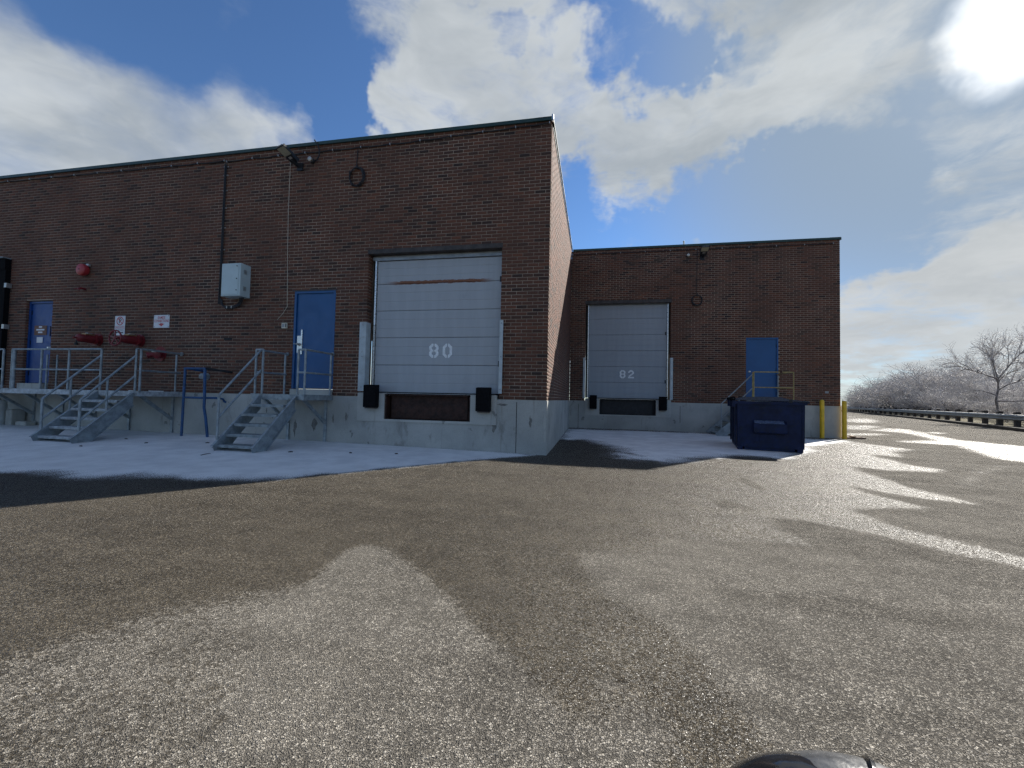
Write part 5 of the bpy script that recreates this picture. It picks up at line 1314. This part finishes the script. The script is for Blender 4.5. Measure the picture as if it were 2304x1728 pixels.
def place_shrub(p, hscale, var, row, k):
    o = thing('iced_shrub', (p.x, p.y, 0.1), ROW[row] % ORD[max(0, k - 4)], 'shrub', 'iced shrubs behind the guard rail')
    s = hscale / 3.6
    for nm, me in zip(('trunk', 'crown'), variants[var]):
        c = bpy.data.objects.new(nm, me); COL.objects.link(c); c.parent = o
    o.scale = (s * rng.uniform(0.95, 1.3), s * rng.uniform(0.95, 1.3), s); o.rotation_euler = (0, 0, rng.uniform(0, 6.28))
for k in range(4, len(R2)):
    if k < 12: h = rng.uniform(1.7, 2.2)
    elif k < 15: h = rng.uniform(2.4, 3.0)
    elif k < 18: h = rng.uniform(3.2, 3.9)
    elif k < 26: h = rng.uniform(4.1, 5.3)
    else: h = rng.uniform(4.0, 5.0)
    place_shrub(offs(k, rng.uniform(2.4, 3.6)), h * 0.85, int(rng.integers(5)), 0, k)
    place_shrub(offs(k, rng.uniform(5.5, 8.0)), h * 1.12, int(rng.integers(5)), 1, k)
    if k % 2: place_shrub(offs(k, rng.uniform(9, 13)), h * 1.2, int(rng.integers(5)), 2, k)
# one tall tree
rng_t = np.random.default_rng(21); thick = []; thin = []
tb = np.array([26.55, 24.95, 0.1])
trunk_pts = [(0, 0, -0.2), (0.05, 0.0, 0.9), (-0.05, 0.05, 1.7), (0.10, 0.02, 2.5), (0.06, 0.0, 3.2)]
for a, b_, r0, r1 in zip(trunk_pts, trunk_pts[1:], (0.10, 0.088, 0.075, 0.065), (0.088, 0.075, 0.065, 0.055)): thick.append((np.array(a, float), np.array(b_, float), r0, r1))
for (p, d, l, r) in (((0.06, 0, 3.2), (-0.75, 0.5, 0.9), 2.6, 0.05), ((0.06, 0, 3.2), (0.25, -0.1, 1), 2.9, 0.06), ((0.06, 0.0, 3.1), (-0.1, 0.1, 1.0), 2.2, 0.045), ((0.08, 0.02, 2.4), (0.9, -0.6, 0.75), 2.7, 0.05),
                     ((0.0, 0.05, 1.6), (0.95, -0.7, 0.45), 3.0, 0.05), ((0.02, 0.02, 2.0), (-0.8, 0.5, 0.6), 1.8, 0.035), ((0.05, 0, 2.9), (0.3, 0.6, 0.8), 2.2, 0.04), ((0.05, 0, 2.8), (-0.2, -0.7, 0.7), 2.2, 0.04)):
    grow(rng_t, p, np.array(d) / np.linalg.norm(d), l, r, 0, 3, thick, thin, (0.5, 0.6, 0.6), (9, 7, 6), 0.10)
thin[:] = [(a, b_, max(r0, 0.007), max(r1, 0.006)) for a, b_, r0, r1 in thin]
tr = thing('bare_tree', tuple(tb), 'tall bare tree coated in ice rising over the thicket', 'tree'); tr.scale = (0.82, 0.82, 0.90)
for nm, lst, sd, mt in (('trunk', thick, 6, 'bark'), ('crown', thin, 3, 'twig')):
    me = twig_mesh(nm, lst, sd, mt); me.materials.append(M['twig'])
    me.polygons.foreach_set('material_index', np.tile(np.array([1 if q_[2] < 0.022 else 0 for q_ in lst], np.int32), sd))
    c = bpy.data.objects.new(nm, me); COL.objects.link(c); c.parent = tr

# ------------------------------------------------------------------ the car the picture is taken from: wing mirror and door
MC = Vector((1.041, -7.600, 0.759))
car = thing('parked_car', (0.9, -8.2, 0), 'car with a glossy black wing mirror at the bottom edge of the picture', 'car')
def ellipsoid(c, r, n=28, m=18, rot=0.0, cut=None):
    q = MB(); Rm = Matrix.Rotation(rot, 3, 'Y')
    for i in range(m + 1):
        for j in range(n):
            th = math.pi * i / m; ph = 2 * math.pi * j / n
            f = lambda v, e: math.copysign(abs(v) ** e, v)
            v = Vector((r[0] * f(math.sin(th) * math.cos(ph), 1.0), r[1] * f(math.sin(th) * math.sin(ph), 1.0), r[2] * f(math.cos(th), 1.0)))
            q.v.append(tuple(Vector(c) + Rm @ v))
    for i in range(m):
        for j in range(n): q.f.append((i * n + j, i * n + (j + 1) % n, (i + 1) * n + (j + 1) % n, (i + 1) * n + j))
    return q
wm = ellipsoid(MC, (0.088, 0.050, 0.080), rot=0.10).build('wing_mirror', 'car_grey', car, True)
band = MB().tube([tuple(Vector(MC) + Matrix.Rotation(0.10, 3, 'Y') @ Vector((-0.03 + 0.06 * (t / 24.0), -0.0505 * math.cos(math.pi * t / 24.0) * 0.98, 0.0805 * math.sin(math.pi * t / 24.0)))) for t in range(25)], 0.0022, 6).build('trim_seam', 'car_black', wm, True)
ellipsoid(MC + Vector((-0.028, -0.004, -0.001)), (0.068, 0.052, 0.079), rot=0.10).build('mirror_shell', 'car_black', wm, True)
MB().bar((1.0, -7.64, 0.73), (0.99, -7.78, 0.70), 0.05, 0.05).build('mirror_arm', 'car_black', wm)
dr = MB(); dr.extrude_x([(-7.76, 0.30), (-7.74, 0.50), (-7.755, 0.68), (-7.80, 0.715), (-7.86, 0.715), (-7.87, 0.30)], -0.35, 1.35)
dr.build('door', 'car_black', car, label='lower door panel of the car')
